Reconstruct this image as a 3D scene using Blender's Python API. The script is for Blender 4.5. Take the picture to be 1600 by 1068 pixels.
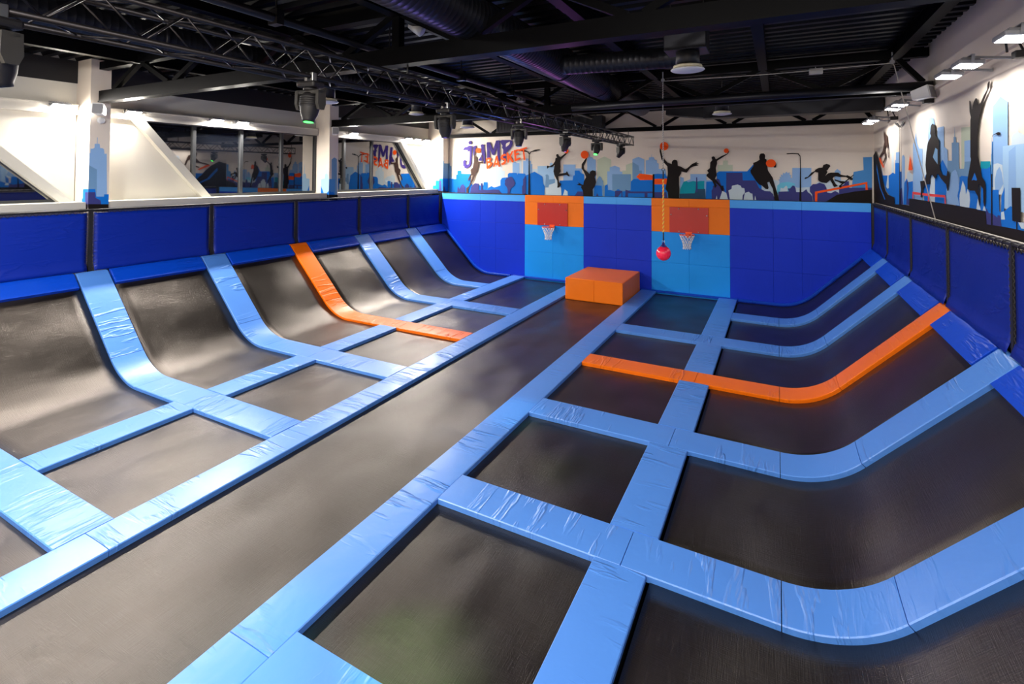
import bpy, bmesh, math, random
from mathutils import Vector, Matrix
random.seed(7)
PI = math.pi
for o in list(bpy.data.objects): bpy.data.objects.remove(o, do_unlink=True)
SC = bpy.context.scene
COL = SC.collection

# ------------------------------------------------------------------ camera
cam_data = bpy.data.cameras.new('camera')
cam = bpy.data.objects.new('camera', cam_data); COL.objects.link(cam)
RT = Vector((0.88526837, 0.46506244, 0.00410344))
UP = Vector((0.0079411, -0.02393686, 0.99968193))
FW = Vector((-0.46501274, 0.88495421, 0.02488365))
M = Matrix.Identity(4)
for i in range(3):
    M[i][0] = RT[i]; M[i][1] = UP[i]; M[i][2] = -FW[i]
M[2][3] = 3.8
cam.matrix_world = M
cam_data.sensor_fit = 'HORIZONTAL'; cam_data.sensor_width = 36
cam_data.lens = 789.667 * 36 / 1600
cam_data.shift_y = (253.596 - 534) / 1600
cam_data.clip_start = 0.05
SC.camera = cam

# ------------------------------------------------------------------ world, exposure
w = bpy.data.worlds.new('night'); SC.world = w; w.use_nodes = True
w.node_tree.nodes['Background'].inputs[0].default_value = (0.02, 0.03, 0.06, 1)
w.node_tree.nodes['Background'].inputs[1].default_value = 0.3
vs = SC.view_settings
vs.view_transform = 'Standard'; vs.look = 'None'; vs.gamma = 1; vs.use_curve_mapping = False
vs.exposure = 1.25
FLOOD_L = 520.0     # radiance of the flood lamps' lenses, left wall
FLOOD_R = 40.0      # right wall
FILL_LAMP = 118.0      # radiance of the fill lamps added out of view

# ------------------------------------------------------------------ materials
def newmat(name):
    m = bpy.data.materials.new(name); m.use_nodes = True
    return m, m.node_tree.nodes, m.node_tree.links, m.node_tree.nodes['Principled BSDF']
def srgb(r, g, b):
    f = lambda c: (c/255/12.92) if c/255 <= 0.04045 else ((c/255+0.055)/1.055)**2.4
    return (f(r), f(g), f(b), 1)
def plain(name, col, rough=0.6, metal=0.0, spec=0.5, bump=0, bscale=40, coat=0):
    m, N, L, P = newmat(name)
    P.inputs['Base Color'].default_value = col
    P.inputs['Roughness'].default_value = rough
    P.inputs['Metallic'].default_value = metal
    P.inputs['Specular IOR Level'].default_value = spec
    if coat: P.inputs['Coat Weight'].default_value = coat
    if bump:
        tc = N.new('ShaderNodeTexCoord'); n = N.new('ShaderNodeTexNoise'); b = N.new('ShaderNodeBump')
        n.inputs['Scale'].default_value = bscale; n.inputs['Detail'].default_value = 4
        b.inputs['Strength'].default_value = bump; b.inputs['Distance'].default_value = 0.01
        L.new(tc.outputs['Object'], n.inputs['Vector']); L.new(n.outputs['Fac'], b.inputs['Height']); L.new(b.outputs[0], P.inputs['Normal'])
    return m
def emit(name, col, s, base=(0, 0, 0, 1)):
    m, N, L, P = newmat(name)
    P.inputs['Base Color'].default_value = base
    P.inputs['Emission Color'].default_value = col; P.inputs['Emission Strength'].default_value = s
    return m
def vinyl(name, col, rough=0.37, wr=0.7, wscale=(6.0, 0.9), spec=0.9):
    """coated vinyl cover: creases run across the pad (uv = metres along, across)"""
    m, N, L, P = newmat(name)
    P.inputs['Roughness'].default_value = rough
    P.inputs['Specular IOR Level'].default_value = spec
    uv = N.new('ShaderNodeUVMap')
    oi = N.new('ShaderNodeObjectInfo')
    add = N.new('ShaderNodeVectorMath'); add.operation = 'MULTIPLY_ADD'
    cx = N.new('ShaderNodeCombineXYZ')
    L.new(oi.outputs['Random'], cx.inputs[0]); L.new(oi.outputs['Random'], cx.inputs[2])
    add.inputs[1].default_value = (60, 60, 60)
    L.new(cx.outputs[0], add.inputs[0]); L.new(uv.outputs[0], add.inputs[2])
    mp = N.new('ShaderNodeMapping'); mp.inputs['Scale'].default_value = (wscale[0], wscale[1], 1)
    mp.inputs['Rotation'].default_value = (0, 0, 0.2)
    L.new(add.outputs[0], mp.inputs['Vector'])
    n1 = N.new('ShaderNodeTexNoise'); n1.inputs['Scale'].default_value = 1.0; n1.inputs['Detail'].default_value = 3; n1.inputs['Distortion'].default_value = 0.35
    L.new(mp.outputs[0], n1.inputs['Vector'])
    # sharpen into ridges, and only in places
    r = N.new('ShaderNodeValToRGB'); r.color_ramp.elements[0].position = 0.52; r.color_ramp.elements[1].position = 0.66
    e = r.color_ramp.elements.new(0.58); e.color = (1, 1, 1, 1)
    r.color_ramp.elements[0].color = (0, 0, 0, 1); r.color_ramp.elements[2].color = (0.1, 0.1, 0.1, 1)
    L.new(n1.outputs['Fac'], r.inputs['Fac'])
    n2 = N.new('ShaderNodeTexNoise'); n2.inputs['Scale'].default_value = 0.9; n2.inputs['Detail'].default_value = 2
    L.new(add.outputs[0], n2.inputs['Vector'])
    r2 = N.new('ShaderNodeValToRGB'); r2.color_ramp.elements[0].position = 0.42; r2.color_ramp.elements[1].position = 0.62
    L.new(n2.outputs['Fac'], r2.inputs['Fac'])
    mu = N.new('ShaderNodeMath'); mu.operation = 'MULTIPLY'
    L.new(r.outputs[0], mu.inputs[0]); L.new(r2.outputs[0], mu.inputs[1])
    n3 = N.new('ShaderNodeTexNoise'); n3.inputs['Scale'].default_value = 5; n3.inputs['Detail'].default_value = 3
    L.new(add.outputs[0], n3.inputs['Vector'])
    s = N.new('ShaderNodeMath'); s.operation = 'MULTIPLY_ADD'; s.inputs[1].default_value = 0.35
    L.new(n3.outputs['Fac'], s.inputs[0]); L.new(mu.outputs[0], s.inputs[2])
    b = N.new('ShaderNodeBump'); b.inputs['Strength'].default_value = wr; b.inputs['Distance'].default_value = 0.02
    L.new(s.outputs[0], b.inputs['Height']); L.new(b.outputs[0], P.inputs['Normal'])
    # slight dye variation
    mix = N.new('ShaderNodeMixRGB'); mix.inputs[1].default_value = col
    mix.inputs[2].default_value = (col[0]*0.82, col[1]*0.88, col[2]*0.93, 1)
    L.new(n2.outputs['Fac'], mix.inputs[0]); L.new(mix.outputs[0], P.inputs['Base Color'])
    return m
def bedmat():
    m, N, L, P = newmat('woven_bed')
    P.inputs['Specular IOR Level'].default_value = 1.0; P.inputs['Specular Tint'].default_value = (1.0, 0.86, 0.76, 1)
    uv = N.new('ShaderNodeUVMap'); tc = N.new('ShaderNodeTexCoord')
    def noise(sc, det, vec, stretch=None):
        n = N.new('ShaderNodeTexNoise'); n.inputs['Scale'].default_value = sc; n.inputs['Detail'].default_value = det
        if stretch:
            mp = N.new('ShaderNodeMapping'); mp.inputs['Scale'].default_value = stretch
            L.new(vec, mp.inputs['Vector']); vec = mp.outputs[0]
        L.new(vec, n.inputs['Vector']); return n
    a = noise(1, 3, uv.outputs[0], (4, 160, 1)); b_ = noise(1, 3, uv.outputs[0], (160, 4, 1))
    ad = N.new('ShaderNodeMath'); ad.operation = 'ADD'
    L.new(a.outputs['Fac'], ad.inputs[0]); L.new(b_.outputs['Fac'], ad.inputs[1])
    col = N.new('ShaderNodeValToRGB')
    col.color_ramp.elements[0].position = 0.75; col.color_ramp.elements[0].color = (0.0010, 0.0008, 0.0007, 1)
    col.color_ramp.elements[1].position = 1.35; col.color_ramp.elements[1].color = (0.0055, 0.0045, 0.004, 1)
    L.new(ad.outputs[0], col.inputs['Fac']); L.new(col.outputs[0], P.inputs['Base Color'])
    big = noise(1.1, 0.6, tc.outputs['Object'], (1.0, 0.7, 0.6))
    bb = N.new('ShaderNodeBump'); bb.inputs['Strength'].default_value = 1.0; bb.inputs['Distance'].default_value = 0.11
    L.new(big.outputs['Fac'], bb.inputs['Height'])
    b2 = N.new('ShaderNodeBump'); b2.inputs['Strength'].default_value = 0.6; b2.inputs['Distance'].default_value = 0.004
    L.new(ad.outputs[0], b2.inputs['Height']); L.new(bb.outputs[0], b2.inputs['Normal'])
    L.new(b2.outputs[0], P.inputs['Normal'])
    rr = N.new('ShaderNodeMapRange'); rr.inputs['From Min'].default_value = 0.1; rr.inputs['From Max'].default_value = 0.9
    rr.inputs['To Min'].default_value = 0.24; rr.inputs['To Max'].default_value = 0.44
    L.new(big.outputs['Fac'], rr.inputs['Value']); L.new(rr.outputs[0], P.inputs['Roughness'])
    return m

LB = srgb(92, 160, 232)
MAT = dict(
    light=vinyl('light_blue_vinyl', srgb(84, 143, 228)),
    orange=vinyl('orange_vinyl', srgb(255, 116, 0), spec=.5),
    royal=vinyl('royal_blue_vinyl', srgb(0, 72, 204), .42, spec=.45),
    navy=vinyl('navy_sheet', srgb(0, 38, 150), 0.46, 0.35, (1.5, 5.0), spec=.3),
    bed=bedmat(),
    wlight=vinyl('wall_pad_light_blue', srgb(0, 150, 244), 0.5, 0.10, spec=.3),
    wroyal=vinyl('wall_pad_royal', srgb(0, 48, 200), 0.5, 0.10, spec=.25),
    worange=vinyl('wall_pad_orange', srgb(255, 122, 0), 0.5, 0.10, spec=.3),
    wpale=vinyl('wall_pad_sky', srgb(76, 168, 248), 0.5, 0.10, spec=.3),
    box=vinyl('orange_block_vinyl', srgb(255, 122, 0), 0.45, 0.3, (3, 1), spec=.35),
    black=plain('black_steel', (0.010, 0.009, 0.010, 1), 0.5),
    steel=plain('painted_truss_steel', (0.0018, 0.0017, 0.0022, 1), 0.42, spec=.05),
    chrome=plain('zinc', (0.5, 0.5, 0.5, 1), 0.3, 1),
    rope=plain('pale_rope', (0.6, 0.56, 0.5, 1), 0.8),
    alu=plain('dark_anodised_tube', (0.03, 0.027, 0.03, 1), 0.36, 0.8),
    duct=plain('dark_spiral_duct', (0.022, 0.022, 0.028, 1), 0.38, 0.7),
    deck=plain('dark_roof_deck', (0.002, 0.002, 0.003, 1), 0.34, 0.0, .12),
    darkfloor=plain('dark_concrete', (0.02, 0.02, 0.02, 1), 0.8, bump=0.3),
    wall=plain('cream_wall', srgb(226, 214, 200), 0.75, bump=0.05, bscale=60),
    whitepanel=plain('white_sandwich_panel', srgb(190, 187, 178), 0.5),
    frame=plain('anthracite_frame', (0.035, 0.037, 0.04, 1), 0.4),
    plastic=plain('white_plastic', (0.7, 0.7, 0.7, 1), 0.4),
    grey=plain('grey_housing', (0.25, 0.25, 0.27, 1), 0.45), yoke=plain('dark_yoke', (0.035, 0.033, 0.03, 1), 0.4), lace=plain('lacing_cord', (0.05, 0.045, 0.05, 1), 0.5),
    cream=plain('cream_ring', (0.75, 0.7, 0.5, 1), 0.5),
    board=plain('red_board', srgb(190, 30, 12), 0.35),
    rim=plain('orange_rim', srgb(255, 90, 20), 0.4),
    net=plain('white_cord', (0.85, 0.85, 0.85, 1), 0.7),
    pink=plain('pink_ball', srgb(255, 40, 78), 0.25, coat=0.5),
    indigo=plain('indigo_collar', srgb(40, 20, 110), 0.4),
    lamp=emit('flood_lens', (1, 0.94, 0.86, 1), FLOOD_L), lamp_r=emit('flood_lens_right', (1, 0.95, 0.90, 1), FLOOD_R),
    bay=emit('fill_lamp_lens', (1, 0.96, 0.90, 1), FILL_LAMP),
    green=emit('green_lens', (0.05, 1, 0.08, 1), 2.5),
    lens=plain('dark_lens', (0.01, 0.01, 0.012, 1), 0.1),
)
MUR = dict(pal=(198, 214, 224), sky=(140, 178, 222), sk2=(160, 196, 228), slt=(112, 152, 190), grn=(188, 198, 176), blu=(14, 112, 208), mid=(76, 142, 206),
           ind=(60, 62, 124), blk=(26, 20, 20), brn=(70, 52, 46), org=(250, 88, 24), red=(226, 70, 70), tea=(10, 150, 172), tel=(110, 196, 224), dte=(40, 74, 104),
           pur=(60, 44, 120), wal=(226, 214, 200))
MURM = {k: plain('mural_' + n, srgb(*MUR[k]), 0.65, spec=.15) for k, n in dict(pal='pale', sky='sky', sk2='sky_pale', slt='slate', grn='sage', blu='vivid_blue', mid='mid_blue',
        ind='indigo', blk='charcoal', brn='brown', org='orange', red='coral', tea='teal', tel='light_teal', dte='deep_teal', pur='purple', wal='cream').items()}
# window glass at night: dark outside, strong mirror-like coating
gm, N_, L_, P_ = newmat('night_window_glass')
P_.inputs['Base Color'].default_value = (0.004, 0.005, 0.008, 1); P_.inputs['Roughness'].default_value = 0.02
P_.inputs['IOR'].default_value = 3.2; P_.inputs['Specular IOR Level'].default_value = 0.5
MAT['glass'] = gm

# ------------------------------------------------------------------ builders
class MB:
    def __init__(s): s.v = []; s.f = []; s.m = []; s.uv = {}; s.sm = []
    def face(s, idx, m=0, uv=None, smooth=False):
        if uv: s.uv[len(s.f)] = uv
        s.f.append(tuple(idx)); s.m.append(m); s.sm.append(smooth)
    def add(s, pts):
        n = len(s.v); s.v.extend([tuple(p) for p in pts]); return n
    def box(s, a, b, m=0):
        (x0, y0, z0), (x1, y1, z1) = a, b
        x0, x1 = min(x0, x1), max(x0, x1); y0, y1 = min(y0, y1), max(y0, y1); z0, z1 = min(z0, z1), max(z0, z1)
        n = s.add([(x0,y0,z0),(x1,y0,z0),(x1,y1,z0),(x0,y1,z0),(x0,y0,z1),(x1,y0,z1),(x1,y1,z1),(x0,y1,z1)])
        for q in ((0,3,2,1),(4,5,6,7),(0,1,5,4),(1,2,6,5),(2,3,7,6),(3,0,4,7)): s.face([n+i for i in q], m)
    def bbox(s, a, b, r, m=0):
        """box with chamfered edges"""
        bm = bmesh.new(); bmesh.ops.create_cube(bm, size=1)
        c = [(a[i]+b[i])/2 for i in range(3)]; d = [abs(b[i]-a[i]) for i in range(3)]
        for v in bm.verts: v.co = Vector([c[i]+v.co[i]*d[i] for i in range(3)])
        bmesh.ops.bevel(bm, geom=list(bm.edges), offset=r, segments=2, affect='EDGES', profile=0.5)
        s.bm(bm, m)
    def bm(s, bm, m=0, mat=None):
        bm.verts.ensure_lookup_table(); n = len(s.v)
        for v in bm.verts: s.v.append(tuple(mat @ v.co if mat else v.co))
        for f in bm.faces: s.face([n+v.index for v in f.verts], m)
        bm.free()
    def obox(s, c, size, mat3, m=0):
        n = len(s.v)
        for dz in (-.5, .5):
            for dx, dy in ((-.5,-.5),(.5,-.5),(.5,.5),(-.5,.5)):
                s.v.append(tuple(Vector(c) + mat3 @ Vector((dx*size[0], dy*size[1], dz*size[2]))))
        for q in ((0,3,2,1),(4,5,6,7),(0,1,5,4),(1,2,6,5),(2,3,7,6),(3,0,4,7)): s.face([n+i for i in q], m)
    def beam(s, p, q, wdt, hgt, m=0, up=(0,0,1)):
        p, q = Vector(p), Vector(q); d = (q-p); ln = d.length; d.normalize()
        u = Vector(up)
        if abs(d.dot(u)) > 0.98: u = Vector((0,1,0))
        r = d.cross(u).normalized(); u2 = r.cross(d)
        s.obox((p+q)/2, (wdt, ln, hgt), Matrix((r, d, u2)).transposed(), m)
    def tube(s, pts, r, n=8, m=0, cap=True, closed=False):
        pts = [Vector(p) for p in pts]; k = len(pts); st = len(s.v); pr = None
        for i, p in enumerate(pts):
            if closed: t = pts[(i+1) % k]-pts[i-1]
            else: t = pts[min(i+1, k-1)]-pts[max(i-1, 0)]
            t.normalize()
            if pr is None:
                a = Vector((0,0,1)) if abs(t.z) < .9 else Vector((1,0,0))
                pr = (a - t*a.dot(t)).normalized()
            else: pr = (pr - t*pr.dot(t)).normalized()
            bn = t.cross(pr); rr = r[i] if isinstance(r, (list, tuple)) else r
            for j in range(n):
                a = 2*PI*j/n; s.v.append(tuple(p + (pr*math.cos(a)+bn*math.sin(a))*rr))
        for i in range(k if closed else k-1):
            i2 = (i+1) % k
            for j in range(n):
                s.face((st+i*n+j, st+i*n+(j+1)%n, st+i2*n+(j+1)%n, st+i2*n+j), m, smooth=True)
        if cap and not closed:
            s.face([st+j for j in range(n)][::-1], m); s.face([st+(k-1)*n+j for j in range(n)], m)
    def lathe(s, prof, c=(0,0,0), axis=None, n=24, m=0, cap=True):
        """prof: (r, h) list along axis"""
        ax = Vector(axis or (0,0,1)).normalized()
        a = Vector((1,0,0)) if abs(ax.x) < .9 else Vector((0,1,0))
        u = (a-ax*a.dot(ax)).normalized(); v = ax.cross(u); st = len(s.v); c = Vector(c)
        for r, h in prof:
            for j in range(n):
                t = 2*PI*j/n; s.v.append(tuple(c+ax*h+(u*math.cos(t)+v*math.sin(t))*r))
        for i in range(len(prof)-1):
            for j in range(n): s.face((st+i*n+j, st+i*n+(j+1)%n, st+(i+1)*n+(j+1)%n, st+(i+1)*n+j), m, smooth=True)
        if cap: s.face([st+j for j in range(n)][::-1], m); s.face([st+(len(prof)-1)*n+j for j in range(n)], m)
    def build(s, name, mats, parent=None, recalc=True, loc=None):
        me = bpy.data.meshes.new(name)
        v = s.v
        if loc is not None: v = [(p[0]-loc[0], p[1]-loc[1], p[2]-loc[2]) for p in v]
        me.from_pydata(v, [], s.f)
        for mm in (mats if isinstance(mats, (list, tuple)) else [mats]): me.materials.append(mm)
        for p, mi, sm in zip(me.polygons, s.m, s.sm): p.material_index = mi; p.use_smooth = sm
        if s.uv:
            ul = me.uv_layers.new(name='UVMap')
            for fi, uvs in s.uv.items():
                for li, q in zip(me.polygons[fi].loop_indices, uvs): ul.data[li].uv = q
        me.update()
        if recalc:
            bm = bmesh.new(); bm.from_mesh(me); bmesh.ops.recalc_face_normals(bm, faces=bm.faces); bm.to_mesh(me); bm.free()
        o = bpy.data.objects.new(name, me); COL.objects.link(o)
        if loc is not None: o.location = loc
        if parent: o.parent = parent
        return o
def tag(o, label=None, cat=None, group=None, kind=None):
    if label: o['label'] = label
    if cat: o['category'] = cat
    if group: o['group'] = group
    if kind: o['kind'] = kind
    return o
def thing(name, loc, label, cat, group=None, rz=0):
    o = bpy.data.objects.new(name, None); COL.objects.link(o); o.location = loc; o.rotation_euler = (0,0,rz)
    o.empty_display_size = 0.1
    return tag(o, label, cat, group)
def copy_tree(o, parent=None):
    c = o.copy(); COL.objects.link(c)
    if parent: c.parent = parent
    for ch in o.children: copy_tree(ch, c)
    return c
ORD = ['first', 'second', 'third', 'fourth', 'fifth', 'sixth', 'seventh', 'eighth', 'ninth', 'tenth', 'eleventh', 'twelfth']
MURAL_FAR=[
('pal','-10.098,3.099 -10.103,3.945 -10.011,3.945 -10.012,4.09 -9.937,4.156 -9.741,4.155 -9.666,4.089 -9.665,3.958 -9.567,3.958 -9.563,3.11'),
('pal','-10.783,3.208 -10.787,3.717 -10.631,3.798 -10.506,3.719 -10.351,3.72 -10.136,3.589 -10.134,3.219'),
('sky','-9.218,3.13 -9.223,4.269 -9.15,4.321 -9.092,4.32 -9.034,4.268 -8.918,4.267 -8.899,3.136'),
('pal','-8.899,3.136 -8.903,4.267 -9.01,4.268 -9.011,4.371 -8.832,4.369 -8.827,3.137'),
('sky','-8.755,3.139 -8.76,4.356 -8.646,4.355 -8.646,4.444 -8.595,4.444 -8.59,4.597 -8.581,4.443 -8.532,4.443 -8.532,4.354 -8.419,4.352 -8.419,4.225 -8.362,4.225 -8.359,3.146'),
('pal','-8.359,3.146 -8.362,4.034 -8.138,4.034 -8.135,3.151'),
('sk2','-8.135,3.062 -8.138,4.148 -7.63,4.145 -7.631,4.258 -7.571,4.257 -7.566,4.357 -7.557,4.257 -7.509,4.257 -7.509,4.145 -7.441,4.144 -7.439,3.077'),
('pal','-7.969,3.066 -7.792,3.332 -7.765,3.433 -7.494,3.635 -7.36,3.685 -7.226,3.341 -7.225,3.082'),
('slt','-7.819,3.332 -7.793,3.733 -7.807,3.808 -7.738,3.833 -7.67,3.783 -7.656,3.634 -7.413,3.66 -7.413,3.511 -7.656,3.434 -7.683,3.334'),
('sky','-7.079,3.046 -7.081,4.201 -6.596,4.198 -6.596,4.052 -6.344,4.051 -6.344,3.893 -6.261,3.84 -6.178,3.066'),
('sky','-6.15,3.067 -6.151,4.392 -6.068,4.47 -6.06,4.47 -6.052,4.627 -6.041,4.47 -5.945,4.455 -5.905,4.39 -5.823,4.363 -5.796,3.075'),
('grn','-5.769,3.075 -5.769,4.362 -5.501,4.476 -5.249,4.357 -5.25,3.087'),
('grn','-4.847,3.59 -4.846,3.971 -4.718,3.971 -4.718,4.174 -4.489,4.248 -4.49,3.594'),
('sky','-5.395,3.084 -5.395,3.946 -5.302,3.946 -5.302,4.087 -5.118,4.15 -4.936,4.073 -4.937,3.946 -4.846,3.933 -4.847,3.096'),
('slt','-5.211,3.088 -5.21,3.843 -4.54,3.845 -4.541,3.103'),
('sky','-4.49,3.594 -4.488,4.374 -4.275,4.447 -4.076,4.357 -4.078,3.598'),
('slt','-4.49,3.594 -4.489,4.273 -4.275,4.146 -4.251,3.971 -4.164,3.971 -4.164,3.597'),
('sky','-4.028,3.847 -4.027,4.319 -3.916,4.343 -3.916,4.417 -3.842,4.441 -3.835,4.441 -3.827,4.577 -3.818,4.441 -3.745,4.415 -3.721,4.341 -3.648,4.315 -3.648,4.217 -3.588,4.204 -3.589,4.02 -3.361,4.019 -3.362,3.849'),
('sky','-3.79,3.699 -3.788,4.44 -3.747,4.426 -3.748,4.358 -3.653,4.329 -3.64,4.233 -3.587,4.206 -3.587,4.028 -3.361,4.014 -3.31,3.702'),
('grn','-1.721,3.817 -1.719,4.154 -1.563,4.153 -1.55,4.295 -1.49,4.295 -1.482,4.436 -1.476,4.294 -1.419,4.294 -1.408,4.152 -1.271,4.152 -1.273,3.819'),
('sky','-2.921,3.09 -2.88,3.759 -2.777,3.733 -2.765,3.6 -2.561,3.681 -2.56,3.854 -2.061,3.855 -2.062,3.659 -1.891,3.66 -1.894,3.114'),
('tea','-2.921,3.09 -2.894,3.331 -2.778,3.599 -2.688,3.627 -2.638,3.587 -2.46,3.629 -2.36,3.603 -2.26,3.631 -2.124,3.632 -2.126,3.344 -2.237,3.342 -2.412,3.194 -2.792,3.186'),
('sky','0.389,3.251 0.396,4.051 0.897,4.049 0.892,3.563 0.908,3.262'),
('pal','-0.446,3.211 -0.443,3.637 -0.242,3.729 0.053,3.642 0.534,3.45 0.91,3.477 1.06,3.63 1.46,3.698 1.816,3.7 1.952,3.368 1.58,3.192 -0.447,3.143'),
('sky','0.011,3.243 0.053,3.642 0.015,3.686 0.064,3.708 0.054,3.775 0.103,3.775 0.084,3.852 0.137,3.824 0.153,3.908 0.196,3.875 0.241,3.941 0.273,3.886 0.328,3.919 0.323,3.842 0.375,3.825 0.346,3.765 0.393,3.733 0.389,3.251'),
('tel','-0.028,3.242 -0.016,3.508 0.092,3.598 0.287,3.622 0.459,3.58 0.475,3.253'),
('pal','0.05,3.244 0.081,3.443 0.149,3.422 0.228,3.511 0.266,3.468 0.268,3.248'),
('sky','1.478,3.655 1.49,3.952 1.553,4.016 1.633,3.952 1.639,3.657'),
('mid','1.901,3.45 1.949,3.91 1.958,3.931 2.192,3.983 2.184,4.351 2.397,4.36 2.387,3.437'),
('slt','-12.239,3.633 -12.244,4.278 -12.196,4.278 -12.183,4.167 -12.11,4.167 -12.1,3.634'),
('pal','-12.1,3.608 -12.101,3.734 -11.877,3.735 -11.876,3.609'),
('blu','-12.234,3.083 -12.239,3.643 -12.105,3.644 -12.1,3.614 -11.871,3.615 -11.867,3.09'),
('blu','-12.108,3.08 -12.113,3.627 -11.864,3.629 -11.866,3.794 -11.8,3.822 -11.801,3.973 -11.621,3.973 -11.62,3.85 -11.152,3.837 -11.166,3.553 -11.069,3.365 -10.784,3.369 -10.534,3.372 -10.535,3.505 -10.35,3.507 -10.348,3.215 -10.287,3.296 -10.165,3.35 -10.043,3.299 -9.922,3.327 -9.742,3.382 -9.728,3.592 -9.624,3.697 -9.561,3.129'),
('blu','-9.751,3.114 -9.753,3.591 -9.679,3.683 -9.426,3.711 -9.427,3.828 -9.368,3.88 -9.032,3.881 -9.003,3.798 -8.974,3.868 -8.672,3.856 -8.644,3.792 -8.641,3.128'),
('blu','-8.641,3.052 -8.644,3.779 -8.263,3.933 -7.93,3.744 -7.888,3.456 -7.833,3.382 -7.846,3.069'),
('blu','-7.223,3.035 -7.224,3.595 -6.708,3.613 -6.68,3.786 -6.624,3.799 -6.624,3.972 -6.456,3.972 -6.386,3.879 -6.261,3.814 -6.233,3.057'),
('slt','-5.796,3.075 -5.796,3.529 -5.769,3.66 -5.721,3.712 -5.688,3.777 -5.656,3.759 -5.602,3.713 -5.581,3.635 -5.533,3.597 -5.541,3.506 -5.514,3.429 -5.523,3.081'),
('blu','-5.891,3.065 -5.877,3.424 -5.742,3.439 -5.594,3.428 -5.555,3.072'),
('blu','-4.567,3.077 -4.54,3.593 -4.439,3.682 -4.115,3.685 -3.771,3.699 -3.771,3.847 -3.362,3.861 -3.364,3.105'),
('blu','-5.501,3.073 -5.488,3.43 -5.376,3.488 -5.369,3.277 -5.263,3.279 -5.106,3.23 -5.002,3.321 -4.847,3.235 -4.541,3.291 -4.541,3.09'),
('pal','-7.604,3.026 -7.605,3.401 -7.428,3.512 -7.282,3.486 -7.166,3.326 -7.137,3.165 -7.022,3.275 -6.907,3.197 -6.878,3.042'),
('ind','-6.736,3.046 -6.511,3.204 -6.316,3.208 -6.261,3.056'),
('ind','-5.85,3.066 -5.769,3.166 -5.635,3.156 -5.528,3.106 -5.488,3.074'),
('ind','-5.119,3.115 -5.106,3.256 -4.847,3.261 -4.835,3.071 -4.873,3.07 -4.878,3.204'),
('ind','-4.745,3.065 -4.732,3.301 -4.541,3.241 -3.772,3.255 -3.364,3.251 -3.364,3.202 -3.968,3.19 -3.968,3.083 -4.067,3.081 -4.066,3.188 -4.643,3.176 -4.643,3.068'),
('org','-4.351,3.758 -4.238,3.871 -3.783,3.81 -3.783,3.65 -4.226,3.641'),
('blu','-3.738,3.092 -3.736,3.85 -3.628,3.864 -3.388,3.851 -3.309,3.757 -3.285,3.103'),
('org','-3.75,3.686 -3.296,3.703 -3.297,3.505 -3.75,3.499'),
('ind','-3.738,3.092 -3.737,3.234 -3.337,3.242 -3.272,3.103'),
('blk','-3.802,3.087 -3.79,3.847 -3.729,3.847 -3.732,3.089'),
('dte','-2.908,3.09 -2.908,3.197 -2.425,3.22 -2.386,3.366 -2.101,3.371 -2.078,3.11'),
('ind','-2.392,3.26 -2.375,3.748 -2.345,3.749 -2.332,3.261'),
('blu','-2.09,3.096 -2.063,3.606 -1.879,3.621 -1.747,3.48 -1.744,3.895 -1.672,3.947 -0.849,3.947 -0.642,4.198 -0.599,3.897 -0.444,3.498 -0.447,3.099'),
('ind','-1.473,3.093 -1.457,3.9 -0.988,3.901 -0.978,3.655 -0.623,3.658 -0.512,3.422 -0.29,3.301 -0.114,3.181 0.082,3.112 0.082,3.1'),
('ind','-1.894,3.104 -1.905,3.322 -1.863,3.4 -1.868,3.478 -1.807,3.492 -1.794,3.635 -1.745,3.713 -1.673,3.688 -1.602,3.482 -1.507,3.38 -1.508,3.277 -1.533,3.112'),
('pal','-1.809,3.09 -1.748,3.169 -1.712,3.131 -1.579,3.315 -1.461,3.253 -1.379,3.095'),
('pal','-1.343,3.089 -1.389,3.28 -1.401,3.331 -1.306,3.384 -1.294,3.486 -1.13,3.526 -1.037,3.49 -1.014,3.426 -0.933,3.41 -0.918,3.289 -0.981,3.186 -1.005,3.097'),
('pal','-0.982,3.095 -0.923,3.263 -0.808,3.304 -0.751,3.254 -0.706,3.243 -0.668,3.143 -0.627,3.189 -0.571,3.1'),
('ind','-0.447,3.094 -0.445,3.345 -0.205,3.327 -0.127,3.24 -0.069,3.104'),
('ind','0.01,3.106 0.021,3.321 0.303,3.337 0.275,3.424 0.333,3.425 0.401,3.514 0.449,3.504 0.477,3.449 0.495,3.319 0.665,3.322 0.76,3.41 0.797,3.324 0.871,3.261 0.908,3.197 0.944,3.129'),
('ind','0.963,3.13 0.908,3.262 0.849,3.347 0.854,3.477 0.892,3.516 0.93,3.564 1.022,3.569 1.096,3.609 1.224,3.567 1.277,3.462 1.294,3.323 1.384,3.304 1.493,3.37 1.582,3.318 1.589,3.15'),
('ind','1.58,3.145 1.592,3.487 1.726,3.574 1.727,3.653 1.836,3.659 1.84,3.47 2.387,3.479 2.384,3.145'),
('blk','1.055,3.111 1.055,3.136 1.546,3.265 1.987,3.368 2.387,3.427 2.383,3.119'),
('org','0.981,3.135 0.983,3.339 2.274,3.646 2.288,3.415 2.229,3.414 2.23,3.58 1.047,3.291 1.036,3.136'),
('ind','-12.025,3.082 -11.993,3.146 -11.966,3.188 -11.933,3.147 -11.909,3.084'),
('ind','-11.811,3.086 -11.795,3.245 -11.747,3.315 -11.707,3.206 -11.655,3.275 -11.616,3.358 -11.519,3.413 -11.47,3.354 -11.421,3.333 -11.387,3.094'),
('ind','-11.194,3.098 -11.132,3.283 -11.069,3.365 -10.943,3.461 -10.753,3.449 -10.752,3.181 -10.658,3.183 -10.66,3.45 -10.582,3.478 -10.58,3.211 -10.348,3.188 -10.042,3.22 -9.831,3.211 -9.502,3.164 -9.502,3.099'),
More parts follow.
